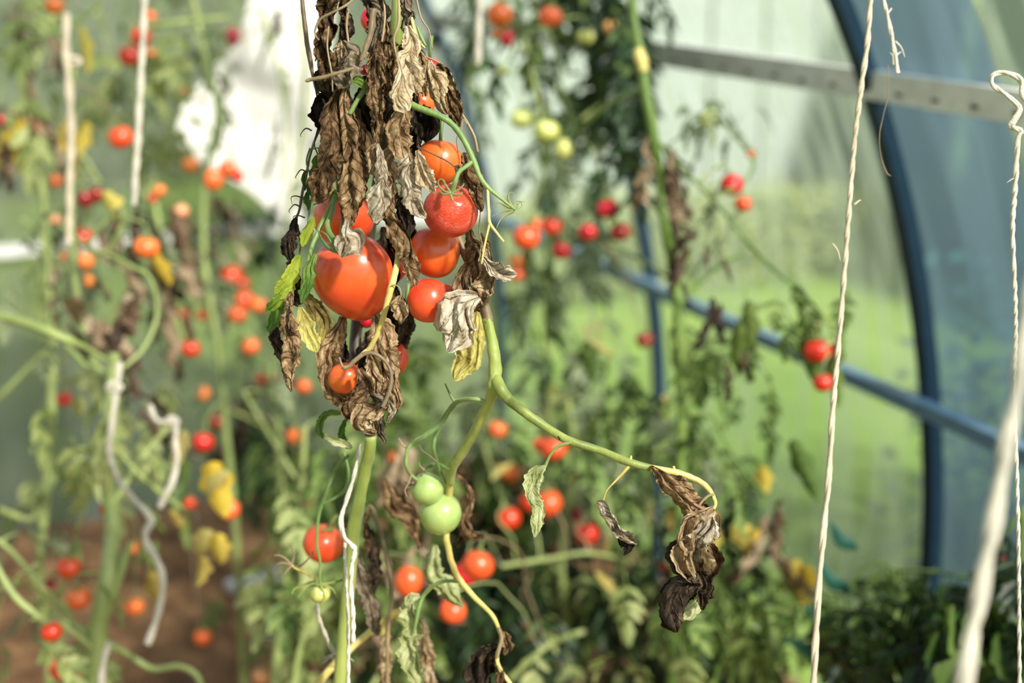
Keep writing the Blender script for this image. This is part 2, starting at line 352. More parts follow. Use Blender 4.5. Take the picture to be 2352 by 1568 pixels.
def hoop(name, Y, lbl, w=.030, dp=.024, off=.012):
    V, Fc = [], []
    n = 60
    for i in range(n + 1):
        a, b = arch_pt(i / n, off), arch_pt(i / n, off + dp)
        V += [(a.x, Y - w / 2, a.z), (a.x, Y + w / 2, a.z), (b.x, Y + w / 2, b.z), (b.x, Y - w / 2, b.z)]
    for i in range(n):
        for s in range(4):
            Fc.append((4 * i + s, 4 * i + (s + 1) % 4, 4 * i + 4 + (s + 1) % 4, 4 * i + 4 + s))
    Fc += [(3, 2, 1, 0), tuple(4 * n + s for s in range(4))]
    return tag(mesh_obj(name, V, Fc, M['steel'], smooth=False), kind='structure', label=lbl)
hoop('trim_2', 1.874, 'dark blue steel hoop arching up the right wall nearest the camera')
hoop('trim_3', 2.874, 'second steel hoop of the right wall behind the tomato plants')
hoop('trim_4', 3.84, 'steel hoop in the far corner of the greenhouse')
# lower rail, a square tube
def rail(name, x, z, y0, y1, hw, hh, mat, lbl):
    v, f = box_geo(Vector((x, (y0 + y1) / 2, z)), Vector((hw, 0, 0)), Vector((0, (y1 - y0) / 2, 0)), Vector((0, 0, hh)))
    return tag(mesh_obj(name, v, f, mat, smooth=False), kind='structure', label=lbl)
rail('trim_5', 1.610, .805, -.6, 3.80, .013, .013, plain('pale blue steel', c(110, 140, 166), .4, .1), 'blue grey square steel rail running low along the right wall')
# upper rail: punched galvanised profile with lips
z0, x0 = 1.367, 1.455
parts = []
for (cx, cz, hx, hz) in ((0, 0, .0012, .022), (.010, .0215, .010, .0012), (.010, -.0215, .010, .0012), (.0195, .0175, .0012, .005), (.0195, -.0175, .0012, .005)):
    parts.append(box_geo(Vector((x0 + cx, 1.6, z0 + cz)), Vector((hx, 0, 0)), Vector((0, 2.2, 0)), Vector((0, 0, hz))))
V, Fc = join_geo(parts)
up = tag(mesh_obj('trim_6', V, Fc, M['galv'], smooth=False), kind='structure', label='galvanised punched steel profile running high along the right wall')
parts = []
y = .6
while y < 3.7:
    parts.append(box_geo(Vector((x0 - .0016, y, z0 - .008)), Vector((.0006, 0, 0)), Vector((0, .008, 0)), Vector((0, 0, .0028)))); y += .085
V, Fc = join_geo(parts); s = mesh_obj('slot_row', V, Fc, M['hole'], up, smooth=False); s['kind'] = 'stuff'
# gable rails and posts
v, f = box_geo(Vector((.19, 3.85, .805)), Vector((1.45, 0, 0)), Vector((0, .013, 0)), Vector((0, 0, .016)))
tag(mesh_obj('trim_7', v, f, M['galv'], smooth=False), kind='structure', label='pale steel rail across the far gable wall')
# neighbouring plot seen through the sheets
def pale(name, col): return plain(name, col, .8)
pf = plain('weathered pale boards', c(150, 160, 158), .8)
V, Fc = [], []
parts = []
for i in range(10):
    x = 2.4 + i * .32
    parts.append(box_geo(Vector((x, 6.2, .95)), Vector((.15, 0, 0)), Vector((0, .012, 0)), Vector((0, 0, .96))))
V, Fc = join_geo(parts)
fence = root_at('board_fence', (3.84, 6.2, 0), 'pale board fence standing on the lawn outside the right wall', 'fence')
fo = mesh_obj('boards', V, Fc, pf, fence, smooth=False); local(fo, fence)
fo['kind'] = 'stuff'
V, Fc = join_geo([box_geo(Vector((3.84, 6.24, z)), Vector((1.6, 0, 0)), Vector((0, .02, 0)), Vector((0, 0, .04))) for z in (.35, 1.4)])
local(mesh_obj('rail', V, Fc, pf, fence, smooth=False), fence)
# hedge outside beyond the gable
def blob_foliage(name, n, box, size, mat, parent=None, seed=1):
    rnd = random.Random(seed); V, Fc = [], []
    for _ in range(n):
        p = Vector([rnd.uniform(*b) for b in box]); d = Vector((rnd.gauss(0, 1), rnd.gauss(0, 1), rnd.gauss(0, 1))).normalized(); e = d.orthogonal().normalized(); s = size * rnd.uniform(.6, 1.3)
        k = len(V); V += [p - e * s * .4, p + d * s, p + e * s * .4, p - d * s * .9]; Fc.append((k, k + 1, k + 2, k + 3))
    return mesh_obj(name, V, Fc, mat, parent, smooth=False)
hd = blob_foliage('hedge', 14000, ((-6, 9), (9.2, 10.6), (0, 1.9)), .08, M['b_grey'], seed=4)
tag(hd, 'grey green hedge outside beyond the far gable wall', 'hedge', kind='stuff')
tg = blob_foliage('tall_grass', 7000, ((2.2, 5.4), (5.5, 6.1), (0, .42)), .03, M['b_lime'], seed=8)
tag(tg, 'tall light green grass growing along the pale board fence', 'grass', kind='stuff')
# blue grey shed and a shrub outside, seen through the sheet nearer than the hoop
shed = root_at('shed', (5.9, 3.2, 0), 'grey green wooden shed outside beyond the nearer part of the right wall', 'shed')
v, f = box_geo(Vector((5.9, 3.2, 1.1)), Vector((.9, 0, 0)), Vector((0, 2.4, 0)), Vector((0, 0, 1.12))); local(mesh_obj('wall', v, f, plain('grey green boards', c(112, 134, 124), .8), shed, smooth=False), shed)
v, f = box_geo(Vector((5.9, 3.2, 2.3)), Vector((1.05, 0, .25)), Vector((0, 2.55, 0)), Vector((0, 0, .05))); local(mesh_obj('roof', v, f, plain('dark roofing', c(80, 84, 88), .8), shed, smooth=False), shed)
sh = blob_foliage('shrub', 6000, ((2.25, 3.1), (.9, 2.75), (0, .85)), .032, M['b_teal'], seed=11)
tag(sh, 'blue green shrub growing outside against the nearer part of the right wall', 'shrub', kind='stuff')
# ------------------------------------------------------------ leaves, fruit, plants
def ribbon(pts, d, seed, curl=1.2, crumple=.5, serr=.25, roll=0., twist=0., nu=26, nt_=None, fold=.5):
    """a leaf blade that hangs along pts, curled across, folded and crumpled"""
    plen = sum(math.hypot(pts[i + 1][0] - pts[i][0], pts[i + 1][1] - pts[i][1]) for i in range(len(pts) - 1))
    n = nt_ or int(max(30, min(110, plen / 1.7)))
    path = world_path(pts, d, n)
    rnd = random.Random(seed); sd = Vector((rnd.uniform(0, 99), rnd.uniform(0, 99), rnd.uniform(0, 99)))
    wmax = max(w for _, w in path)
    V, UV, Fc = [], [], []
    sgn = rnd.choice((-1, 1)); kf = rnd.uniform(2.6, 5.2); ph = rnd.uniform(0, 6.3); dist = 0
    for i, (p, wd) in enumerate(path):
        a = path[max(i - 1, 0)][0]; b = path[min(i + 1, n - 1)][0]; Tn = (b - a).normalized()
        if i: dist += (p - path[i - 1][0]).length
        toC = (CAM - p).normalized(); S = Tn.cross(toC).normalized(); N = S.cross(Tn)
        q = dist / wmax
        an = roll + twist * i / n + .55 * noise.noise(sd + Vector((q * .7, 0, 0)))
        S, N = S * math.cos(an) + N * math.sin(an), N * math.cos(an) - S * math.sin(an)
        cu = max(.05, curl * (1 + .7 * noise.noise(sd + Vector((0, q * .9, 5)))))
        wid = math.sin(cu) / cu if cu < math.pi / 2 else 1 / cu
        hw = wd / 2 / wid
        for j in range(nu + 1):
            u = -1 + 2 * j / nu
            side = 1 if u > 0 else -1
            hs = hw * (1 + serr * (noise.noise(sd + Vector((q * 4.2, side * 9, 0))) + .6 * noise.noise(sd + Vector((q * 11, side * 19, 2)))) * abs(u))
            x = math.sin(u * cu) / cu * hs; z = -sgn * (1 - math.cos(u * cu)) / cu * hs
            f1 = math.sin(u * kf + ph + 2.2 * noise.noise(sd + Vector((q * .8, 3, 3)))); z += fold * hw * (abs(f1) * 1.3 - .6) * min(1, crumple * 1.6)
            z += -sgn * .16 * hw * math.exp(-(u / .16) ** 2)
            o = p + S * x + N * z
            k = 1.0 / max(wmax, .004)
            q1 = sd + Vector((u * .8, q * 1.05, .3 * u * q))
            dv = Vector((noise.noise(q1), noise.noise(q1 + Vector((31, 0, 0))), noise.noise(q1 + Vector((0, 47, 0)))))
            q2 = sd + Vector((u * 1.9 + dv.x * 1.2, q * 1.5 + dv.y * 1.2, 7))
            rid = 1 - 2 * abs(noise.noise(q2))
            q3 = q2 * 2.3
            rid3 = 1 - 2 * abs(noise.noise(q3 + Vector((5, 5, 5))))
            o = o + dv * (crumple * hw * .75) + N * (rid * crumple * hw * .34 + rid3 * crumple * hw * .17) + S * (rid * crumple * hw * .14 + rid3 * crumple * hw * .07)
            V.append(o); UV.append((u, q))
    for i in range(n - 1):
        for j in range(nu):
            Fc.append((i * (nu + 1) + j, i * (nu + 1) + j + 1, (i + 1) * (nu + 1) + j + 1, (i + 1) * (nu + 1) + j))
    return V, Fc, UV
NL = [0]
def leaf(root, pts, d, mat, curl=1.2, crumple=.5, serr=.25, roll=0., twist=0., name='leaf', label=None, fold=.5):
    NL[0] += 1
    V, Fc, UV = ribbon(pts, d, NL[0] * 13 + 5, curl, crumple, serr, roll, twist, fold=fold)
    o = mesh_obj(name, V, Fc, M[mat], root, uvs=UV); local(o, root)
    if label: o['label'] = label
    return o

def template_leaf(seed, kind):
    """unit-sized leaf of a background plant, hanging from the origin"""
    rnd = random.Random(seed); V, Fc = [], []
    def blade(o, dr, side, L_, W_, cr):
        dr = dr.normalized(); s = dr.cross(side).normalized(); nrm = s.cross(dr)
        k = len(V); nu, nl = 4, 8
        bend = rnd.uniform(-.5, .9); fo = rnd.uniform(.1, .8); sd = Vector((rnd.uniform(0, 50), 0, 0))
        for i in range(nl + 1):
            t = i / nl
            wdt = W_ * (math.sin(math.pi * min(1, t * .93 + .03)) ** .8) * (1 + .22 * math.sin(t * 17)) * (1 - .3 * t)
            for j in range(nu + 1):
                u = -1 + 2 * j / nu
                p = o + dr * (L_ * (t - .12 * bend * t * t)) + s * (u * wdt * math.cos(fo)) + nrm * (abs(u) * wdt * math.sin(fo) + bend * L_ * .3 * t * t)
                if cr: p = p + Vector((noise.noise(sd + p * 9), noise.noise(sd + p * 9 + Vector((9, 9, 0))), noise.noise(sd + p * 9 + Vector((0, 20, 9))))) * (cr * L_)
                V.append(p)
        for i in range(nl):
            for j in range(nu): Fc.append((k + i * (nu + 1) + j, k + i * (nu + 1) + j + 1, k + (i + 1) * (nu + 1) + j + 1, k + (i + 1) * (nu + 1) + j))
    if kind == 'single':
        blade(Vector((0, 0, 0)), Vector((0, .1, -1)), Vector((0, 1, 0)), 1., .26, 0)
    elif kind == 'dry':
        x = 0
        for q in range(3):
            blade(Vector((rnd.uniform(-.05, .05), rnd.uniform(-.05, .05), -.22 * q)), Vector((rnd.uniform(-.35, .35), rnd.uniform(-.3, .3), -1)), Vector((rnd.uniform(-1, 1), 1, 0)), .55, .12, .16)
    else:
        path = []
        for i in range(7):
            t = i / 6; path.append((Vector((.12 * t * rnd.uniform(.6, 1), .25 * math.sin(t * 2), -t * .72)), .022 * (1 - t * .6)))
        v, f = tube_geo(path, 4); k = len(V); V += v; Fc += [tuple(a + k for a in q) for q in f]
        for i in (2, 4, 5):
            for sdn in (-1, 1):
                p = path[i][0]; blade(p, Vector((sdn * rnd.uniform(.5, 1), rnd.uniform(-.4, .4), -rnd.uniform(.4, 1.1))), Vector((0, 1, .2 * sdn)), .34 * rnd.uniform(.8, 1.15), .085, 0)
        blade(path[-1][0], Vector((rnd.uniform(-.2, .2), 0, -1)), Vector((0, 1, 0)), .42, .11, 0)
    return V, Fc
TPL = {'single': [template_leaf(i + 1, 'single') for i in range(3)], 'comp': [template_leaf(i + 11, 'comp') for i in range(4)], 'dry': [template_leaf(i + 31, 'dry') for i in range(4)]}
TMESH = {}
def tmesh(kind, i, mat):
    k = (kind, i, mat)
    if k not in TMESH:
        v, f = TPL[kind][i]; m = bpy.data.meshes.new(kind + '_leaf'); m.from_pydata([tuple(a) for a in v], [], f); m.update()
        m.polygons.foreach_set('use_smooth', [True] * len(m.polygons)); m.materials.append(M[mat]); TMESH[k] = m
    return TMESH[k]

def sepal_geo(p0, out, up, L_, W_, curl, seed=0):
    """narrow pointed sepal leaving p0 along out and curling towards up"""
    V, Fc = [], []; n = 9
    s = out.cross(up).normalized(); p = p0.copy(); ang = 0
    for i in range(n + 1):
        t = i / n; dr = out * math.cos(ang) + up * math.sin(ang)
        nn = s.cross(dr)
        wd = W_ * (1 - t) ** .7 * (.55 + 1.2 * min(t * 3, 1) * (1 - t * .3)) + .00012
        V += [p - s * wd, p + nn * wd * .35, p + s * wd, p - nn * wd * .15]
        p = p + dr * (L_ / n); ang += curl / n * (1 + .5 * math.sin(seed + i))
    for i in range(n):
        for q in range(4): Fc.append((4 * i + q, 4 * i + (q + 1) % 4, 4 * i + 4 + (q + 1) % 4, 4 * i + 4 + q))
    Fc.append((0, 3, 2, 1)); Fc.append(tuple(4 * n + q for q in range(4)))
    return V, Fc
def fruit_geo(shape, seg=48, rings=30, seed=0):
    """unit fruit, stalk end at +Z"""
    V, Fc = [], []; sd = Vector((seed * 3.1, 0, 0))
    for i in range(rings + 1):
        th = math.pi * i / rings
        for j in range(seg):
            ph = 2 * math.pi * j / seg
            x, y, z = math.sin(th) * math.cos(ph), math.sin(th) * math.sin(ph), math.cos(th)
            rho = math.sin(th)
            k = 1.
            if shape == 'round': z *= .92
            elif shape == 'lobed':
                k = 1 + .035 * math.cos(5 * ph + seed) * math.sin(th) ** 2; z *= .86
            elif shape == 'heart':
                k = 1 + .03 * math.cos(3 * ph + .8) * math.sin(th)
                tz = (1 - z) / 2; k *= 1.05 - .26 * tz ** 2.0 + .05 * math.cos(ph * 2) * (1 - tz); z *= 1.0
            elif shape == 'oval': z *= 1.12
            elif shape == 'plum': z *= 1.45; k = .96
            elif shape == 'nipple':
                if z < -.8: z -= (-.8 - z) * 2.6; 
            if z > 0:
                dd = {'heart': .26, 'lobed': .20, 'round': .13}.get(shape, .07)
                z -= dd * math.exp(-(rho / .34) ** 2)
            p = Vector((x * k, y * k, z))
            p *= 1 + .018 * noise.noise(sd + p * 1.7)
            V.append(p)
    for i in range(rings):
        for j in range(seg):
            j2 = (j + 1) % seg; Fc.append((i * seg + j, (i + 1) * seg + j, (i + 1) * seg + j2, i * seg + j2))
    return V, Fc
FM = {}
def fruit_mesh(shape, colr, fine):
    k = (shape, colr, fine)
    if k not in FM:
        v, f = fruit_geo(shape, *((64, 40) if fine else (24, 16)), seed=len(FM) % 5)
        m = bpy.data.meshes.new('tomato'); m.from_pydata([tuple(a) for a in v], [], f); m.update(); m.polygons.foreach_set('use_smooth', [True] * len(m.polygons)); m.materials.append(T[colr]); FM[k] = m
    return FM[k]
CM = {}
def calyx_mesh(mat, fine, var=0):
    k = (mat, fine, var)
    if k not in CM:
        rnd = random.Random(var * 7 + 3); parts = []
        for q in range(5 + var % 2):
            an = q * 2 * math.pi / (5 + var % 2) + rnd.uniform(-.2, .2); out = Vector((math.cos(an), math.sin(an), .15)).normalized()
            parts.append(sepal_geo(Vector((0, 0, .80)) + out * .05, out, Vector((0, 0, 1)), rnd.uniform(.5, .8), .07, rnd.uniform(-.5, 3.2), q))
        parts.append(tube_geo([(Vector((0, 0, .78)), .16), (Vector((0, 0, .86)), .2), (Vector((0, 0, .95)), .13)], 8))
        v, f = join_geo(parts); m = bpy.data.meshes.new('calyx'); m.from_pydata([tuple(a) for a in v], [], f); m.update(); m.polygons.foreach_set('use_smooth', [True] * len(m.polygons)); m.materials.append(M[mat]); CM[k] = m
    return CM[k]
SM = {}
def stalk_mesh(mat):
    if mat not in SM:
        v, f = tube_geo([(Vector((0, 0, .9)), .11), (Vector((.03, 0, 1.15)), .10), (Vector((.1, .04, 1.4)), .13), (Vector((.2, .05, 1.7)), .1)], 6)
        m = bpy.data.meshes.new('stalk'); m.from_pydata([tuple(a) for a in v], [], f); m.update(); m.polygons.foreach_set('use_smooth', [True] * len(m.polygons)); m.materials.append(M[mat]); SM[mat] = m
    return SM[mat]
NT = [0]
def tomato(px, py, r, d, colr, label, shape='round', axis=(0, 1, .3), group=None, calyx=True, sq=1., fine=False, cm='s_bg', spin=None, stalk=True, clamp=True):
    """axis = direction of the stalk end: (right, up, towards the camera)"""
    NT[0] += 1
    o = bpy.data.objects.new('tomato', fruit_mesh(shape, colr, fine)); COL.objects.link(o)
    p = PC(px, py, d) if clamp else P(px, py, d)
    dd = (p - CAM).dot(FWD); s = r * dd / F
    ax = (RGT * axis[0] + UPV * axis[1] - FWD * axis[2]).normalized()
    q = ax.to_track_quat('Z', 'Y') @ Quaternion((0, 0, 1), spin if spin is not None else NT[0] * 1.7)
    o.rotation_mode = 'QUATERNION'; o.rotation_quaternion = q; o.location = p; o.scale = (s, s, s * sq)
    tag(o, label, 'tomato', group)
    if calyx:
        cx = bpy.data.objects.new('calyx', calyx_mesh(cm, fine, NT[0] % 4)); COL.objects.link(cx); cx.parent = o
        if stalk: st = bpy.data.objects.new('stalk', stalk_mesh(cm)); COL.objects.link(st); st.parent = cx
    o['_top'] = 0.
    del o['_top']
    return o, p + ax * s * (1.7 * sq if stalk and calyx else 1.)

class Plant:
    def __init__(s, label, stems, cat='tomato plant', mat='s_bg', group=None, lump=.2, name='tomato_plant'):
        """stems: lists of (px,py,w,d); the first one is carried down to the soil"""
        last = stems[0][-1]; b = P(last[0], last[1], last[3]); b.z = 0
        b.x = min(b.x, 1.62); b.y = min(b.y, 3.75)
        s.root = root_at(name, b, label, cat, group); s.n = 0; s.stuff = {}; s.pts = []; s.rnd = random.Random(len(label) * 31)
        for i, st in enumerate(stems): s.stem(st, mat, base=(i == 0))
    def stem(s, st, mat, base=False, name=None):
        path = world_path(st, 1, max(10, len(st) * 7))
        if base:
            p, wd = path[-1]; g = Vector((s.root.location.x, s.root.location.y, .0))
            for k in range(1, 7):
                path.append((p.lerp(g, k / 6), wd))
        path = [(Vector((min(p.x, arch_x(p.z) - .05), min(p.y, 3.78), max(p.z, 0))), w_) for p, w_ in path]
        s.pts += [p for p, _ in path]
        V, Fc = tube_geo(path, 8, .2, st[0][0] * .1)
        local(mesh_obj(name or ('stem' if base else 'branch'), V, Fc, M[mat], s.root), s.root)
    def connect(s, p, wd=.004, mat='s_bg', sag=.25):
        q = min(s.pts, key=lambda a: (a - p).length - .35 * (a.z - p.z)); L_ = (q - p).length
        if L_ < .01: return
        path = []
        m = (p + q) / 2 + Vector((0, 0, L_ * sag))
        for i in range(10):
            t = i / 9; path.append((p * (1 - t) ** 2 + m * 2 * t * (1 - t) + q * t * t + Vector((noise.noise(p * 9 + Vector((t * 3, 0, 0))), noise.noise(p * 7 + Vector((0, t * 3, 0))), 0)) * .03 * math.sin(math.pi * t), wd * (.7 + .5 * t)))
        V, Fc = tube_geo(path, 5, .1); local(mesh_obj('truss', V, Fc, M[mat], s.root), s.root)
    def leaf_at(s, kind, mat, p, size, dr=None, wide=1.):
        r = s.rnd; i = r.randrange(len(TPL[kind]))
        rot = Matrix.Rotation(r.uniform(0, 6.28), 4, 'Z') @ Matrix.Rotation(r.gauss(0, .45), 4, 'X') if dr is None else dr
        sc = Matrix.Diagonal((size * wide, size * wide, size, 1))
        mx = Matrix.Translation(p - s.root.location) @ rot @ sc
        if s.n < 96:
            o = bpy.data.objects.new('leaf', tmesh(kind, i, mat)); COL.objects.link(o); o.parent = s.root; o.matrix_local = mx; s.n += 1
        else:
            s.stuff.setdefault(mat, []).append(([mx @ v for v in TPL[kind][i][0]], TPL[kind][i][1]))
    def scatter(s, kind, mat, cx, cy, rx, ry, d0, d1, n, size, wide=1.):
        for _ in range(n):
            a = s.rnd.uniform(0, 6.28); q = math.sqrt(s.rnd.random())
            p = PC(cx + rx * q * math.cos(a), cy + ry * q * math.sin(a) - size * F / 2.6 * .4, s.rnd.uniform(d0, d1))
            if p.z < size * .9 + .02: p.z = min(p.z + size * .5, size + .03) if p.z < size * .5 else p.z
            s.leaf_at(kind, mat, p, size * s.rnd.uniform(.7, 1.25), wide=wide)
    def done(s):
        for mat, ps in s.stuff.items():
            V, Fc = join_geo(ps); o = mesh_obj('foliage', V, Fc, M[mat], s.root); o['kind'] = 'stuff'
# ------------------------------------------------------------ the plant in focus
b0 = P(780, 1568, 1.42)
MP = root_at('tomato_plant', Vector((b0.x, b0.y, 0)), 'withered tomato plant hung with crumpled brown leaves, stem tied up with white twine', 'tomato plant')
stem = [(915, -30, 30, 1.29), (912, 60, 30, 1.29), (905, 160, 28, 1.30), (885, 300, 27, 1.32), (862, 450, 27, 1.34), (840, 600, 27, 1.35), (820, 740, 27, 1.34), (817, 850, 28, 1.33), (835, 930, 28, 1.33), (852, 1000, 28, 1.34), (838, 1080, 28, 1.36), (822, 1160, 30, 1.37), (812, 1220, 30, 1.38), (800, 1350, 30, 1.40), (780, 1568, 30, 1.42)]
path = world_path(stem, 1, 90)
V, Fc = tube_geo(path[:12], 14, .12, 3); local(mesh_obj('stem', V, Fc, M['s_green'], MP), MP)
V, Fc = tube_geo(path[11:58], 14, .2, 3); o = local(mesh_obj('stem', V, Fc, M['s_dark'], MP), MP); o['label'] = 'dark brown length of the stem, shade coloured in'  # dark brown, with the shade among the leaves put into the colour
p, wd = path[-1]
for k in range(1, 8): path.append((p.lerp(MP.location, k / 7), wd))
V, Fc = tube_geo(path[57:], 14, .15, 3); local(mesh_obj('stem', V, Fc, M['s_green'], MP), MP)
def br(pts, d, mat, name='branch', **k): return tube(name, pts, d, M[mat], MP, **k)
# right-hand branch, its fork and the two arms
br([(1010, 440, 16, 1.31), (1040, 520, 21, 1.30), (1062, 570, 22, 1.30), (1098, 649, 22, 1.29), (1111, 693, 22, 1.29), (1122, 740, 24, 1.29)], 1.29, 's_brown', n=30, sides=12)
br([(1119, 730, 24, 1.29), (1129, 780, 26, 1.29), (1135, 820, 28, 1.29), (1137, 860, 32, 1.29), (1136, 886, 36, 1.29), (1125, 920, 24, 1.30), (1111, 949, 24, 1.31), (1086, 1000, 23, 1.33), (1056, 1045, 24, 1.35), (1040, 1070, 22, 1.36), (1034, 1110, 17, 1.38)], 1.3, 's_green', n=60, sides=14)
br([(1137, 862, 26, 1.29), (1150, 895, 30, 1.28), (1170, 918, 25, 1.28), (1200, 943, 22, 1.27), (1260, 985, 20, 1.27), (1310, 1013, 20, 1.26), (1380, 1035, 18, 1.26), (1440, 1060, 19, 1.25), (1500, 1076, 16, 1.25)], 1.26, 's_green', n=60, sides=12, lump=.1)
br([(1495, 1075, 16), (1550, 1084, 15), (1590, 1097, 14), (1618, 1113, 14), (1635, 1135, 12), (1643, 1155, 9), (1636, 1172, 8), (1618, 1190, 7)], 1.245, 's_yellow', n=50, sides=10)
br([(1034, 1100, 17, 1.38), (1030, 1160, 16, 1.40), (1025, 1228, 15, 1.40), (1030, 1260, 15, 1.39), (1037, 1290, 15, 1.38), (1055, 1330, 15, 1.37), (1090, 1371, 13, 1.37), (1130, 1412, 11, 1.36), (1145, 1443, 9, 1.36), (1151, 1468, 9, 1.36), (1142, 1507, 9, 1.36), (1148, 1535, 10, 1.36), (1180, 1580, 9, 1.36)], 1.38, 's_yellow', n=80, sides=10)
br([(1145, 1440, 8), (1152, 1465, 10), (1146, 1490, 9), (1142, 1510, 7)], 1.357, 's_brown')
# unripe truss
br([(1118, 925, 9, 1.30), (1103, 918, 11, 1.30), (1085, 916, 11, 1.30), (1062, 918, 11, 1.31), (1046, 925, 12, 1.32), (1030, 945, 12, 1.33), (1012, 973, 13, 1.34), (978, 1000, 12, 1.34), (950, 1018, 11, 1.35), (937, 1030, 9, 1.35), (933, 1050, 9, 1.35), (934, 1072, 9, 1.35), (944, 1090, 9, 1.36), (960, 1103, 8, 1.36)], 1.34, 's_fresh', 'truss', n=70)
br([(1046, 925, 8, 1.32), (1035, 908, 6, 1.32), (1022, 880, 3, 1.32)], 1.32, 's_fresh', 'side_shoot')
br([(1012, 973, 9, 1.34), (1000, 1000, 9, 1.35), (996, 1030, 9, 1.35), (1003, 1060, 8, 1.36), (1012, 1085, 8, 1.37), (1022, 1110, 7, 1.38)], 1.36, 's_fresh', 'truss')
br([(1053, 1055, 9, 1.36), (1030, 1075, 10, 1.36), (1005, 1065, 8, 1.37), (985, 1072, 7, 1.37), (976, 1085, 6, 1.37)], 1.36, 's_fresh', 'truss')
for a in ([(937, 1030, 6), (926, 1022, 5), (918, 1010, 3), (915, 1005, 2)], [(945, 1090, 5), (938, 1110, 4), (930, 1125, 3), (934, 1140, 2)], [(975, 1080, 6), (965, 1070, 4), (963, 1060, 2)], [(1003, 1060, 4), (985, 1045, 3), (968, 1032, 2), (962, 1012, 2)]):
    br(a, 1.355, 's_brown', 'sepal')
# empty red-fruit truss on the right
br([(938, 232, 17, 1.225), (950, 243, 17, 1.222), (987, 257, 15, 1.22), (1031, 279, 14, 1.22), (1056, 307, 14, 1.22), (1075, 340, 13, 1.22), (1089, 373, 14, 1.22), (1102, 405, 12, 1.22), (1120, 430, 11, 1.22), (1150, 455, 8, 1.22), (1184, 482, 7, 1.22)], 1.22, 's_fresh', 'truss', n=80, sides=10)
br([(1120, 428, 8), (1121, 460, 7), (1123, 490, 7), (1125, 512, 8), (1142, 536, 6), (1157, 555, 5)], 1.22, 's_yellow', 'truss')
br([(1125, 512, 6), (1118, 540, 5), (1112, 570, 5), (1106, 606, 4)], 1.22, 's_yellow', 'truss')
br([(1086, 370, 10, 1.22), (1068, 384, 10, 1.215), (1054, 395, 11, 1.21), (1046, 415, 11, 1.208), (1038, 440, 12, 1.212)], 1.21, 's_fresh', 'fruit_stalk', n=30)
for a in ([(1183, 482, 7), (1172, 468, 6), (1167, 450, 4), (1175, 441, 2), (1184, 449, 1)], [(1184, 481, 6), (1190, 470, 4), (1186, 463, 3), (1196, 463, 2), (1198, 474, 2), (1188, 481, 1)], [(1182, 482, 7), (1165, 474, 6), (1150, 467, 4), (1132, 463, 1)], [(1182, 482, 6), (1162, 484, 5), (1148, 490, 3), (1128, 497, 1)], [(1180, 485, 8), (1165, 492, 7), (1150, 504, 4), (1140, 524, 1)], [(1186, 470, 3), (1196, 464, 2), (1205, 463, 1)]):
    tube('sepal', a, 1.22, M['s_sepal'], MP, flat=.4)
# stalks on the left of the fruit
br([(771, 447, 10, 1.25), (755, 480, 10, 1.25), (733, 527, 11, 1.245), (716, 567, 10, 1.24), (705, 610, 8, 1.24)], 1.24, 's_fresh', 'truss')
br([(769, 455, 11, 1.25), (762, 490, 11, 1.24), (752, 515, 13, 1.235), (757, 535, 13, 1.23), (768, 552, 13, 1.225), (778, 580, 12, 1.225)], 1.24, 's_fresh', 'fruit_stalk', n=40)
br([(838, 204, 12, 1.22), (822, 228, 11, 1.22), (803, 262, 10, 1.22)], 1.22, 's_fresh', 'side_shoot')
leaf(MP, [(803, 184, 4), (815, 184, 18), (830, 190, 22), (840, 204, 6)], 1.212, 'green', .5, .3)
for a in ([(779, 580, 9), (758, 572, 8), (740, 552, 6), (730, 528, 3)], [(779, 582, 8), (765, 565, 7), (750, 540, 5), (735, 530, 2)], [(780, 582, 8), (770, 570, 6), (758, 556, 5)], [(779, 581, 8), (795, 576, 7), (812, 583, 4)]):
    tube('sepal', a, 1.218, M['s_fresh'], MP, flat=.5)
leaf(MP, [(745, 450, 8), (757, 440, 20), (768, 455, 24), (758, 480, 10)], 1.252, 'green', .6, .4)
# yellow leaf stalk in front
br([(912, 560, 8, 1.235), (913, 585, 10, 1.225), (910, 615, 14, 1.22), (901, 650, 16, 1.215), (893, 680, 15, 1.215), (882, 722, 13, 1.215), (866, 768, 12, 1.22), (848, 800, 11, 1.225), (832, 814, 12, 1.225)], 1.22, 's_yellow', 'petiole', n=60, sides=10)
br([(832, 814, 11), (815, 828, 11), (803, 840, 9), (790, 844, 11), (785, 838, 6), (779, 820, 5)], 1.22, 's_brown', 'petiole')
br([(832, 814, 11), (850, 810, 10), (872, 818, 9), (892, 840, 8), (899, 865, 8), (896, 890, 9), (888, 915, 9), (878, 935, 10)], 1.222, 's_brown', 'petiole', n=40)
br([(899, 655, 3), (910, 655, 3), (919, 664, 3), (921, 683, 4)], 1.21, 's_brown', 'petiole')
leaf(MP, [(921, 680, 6), (917, 698, 24), (923, 720, 30), (921, 740, 16), (916, 744, 4)], 1.205, 'dry_tan', 1.6, .8)
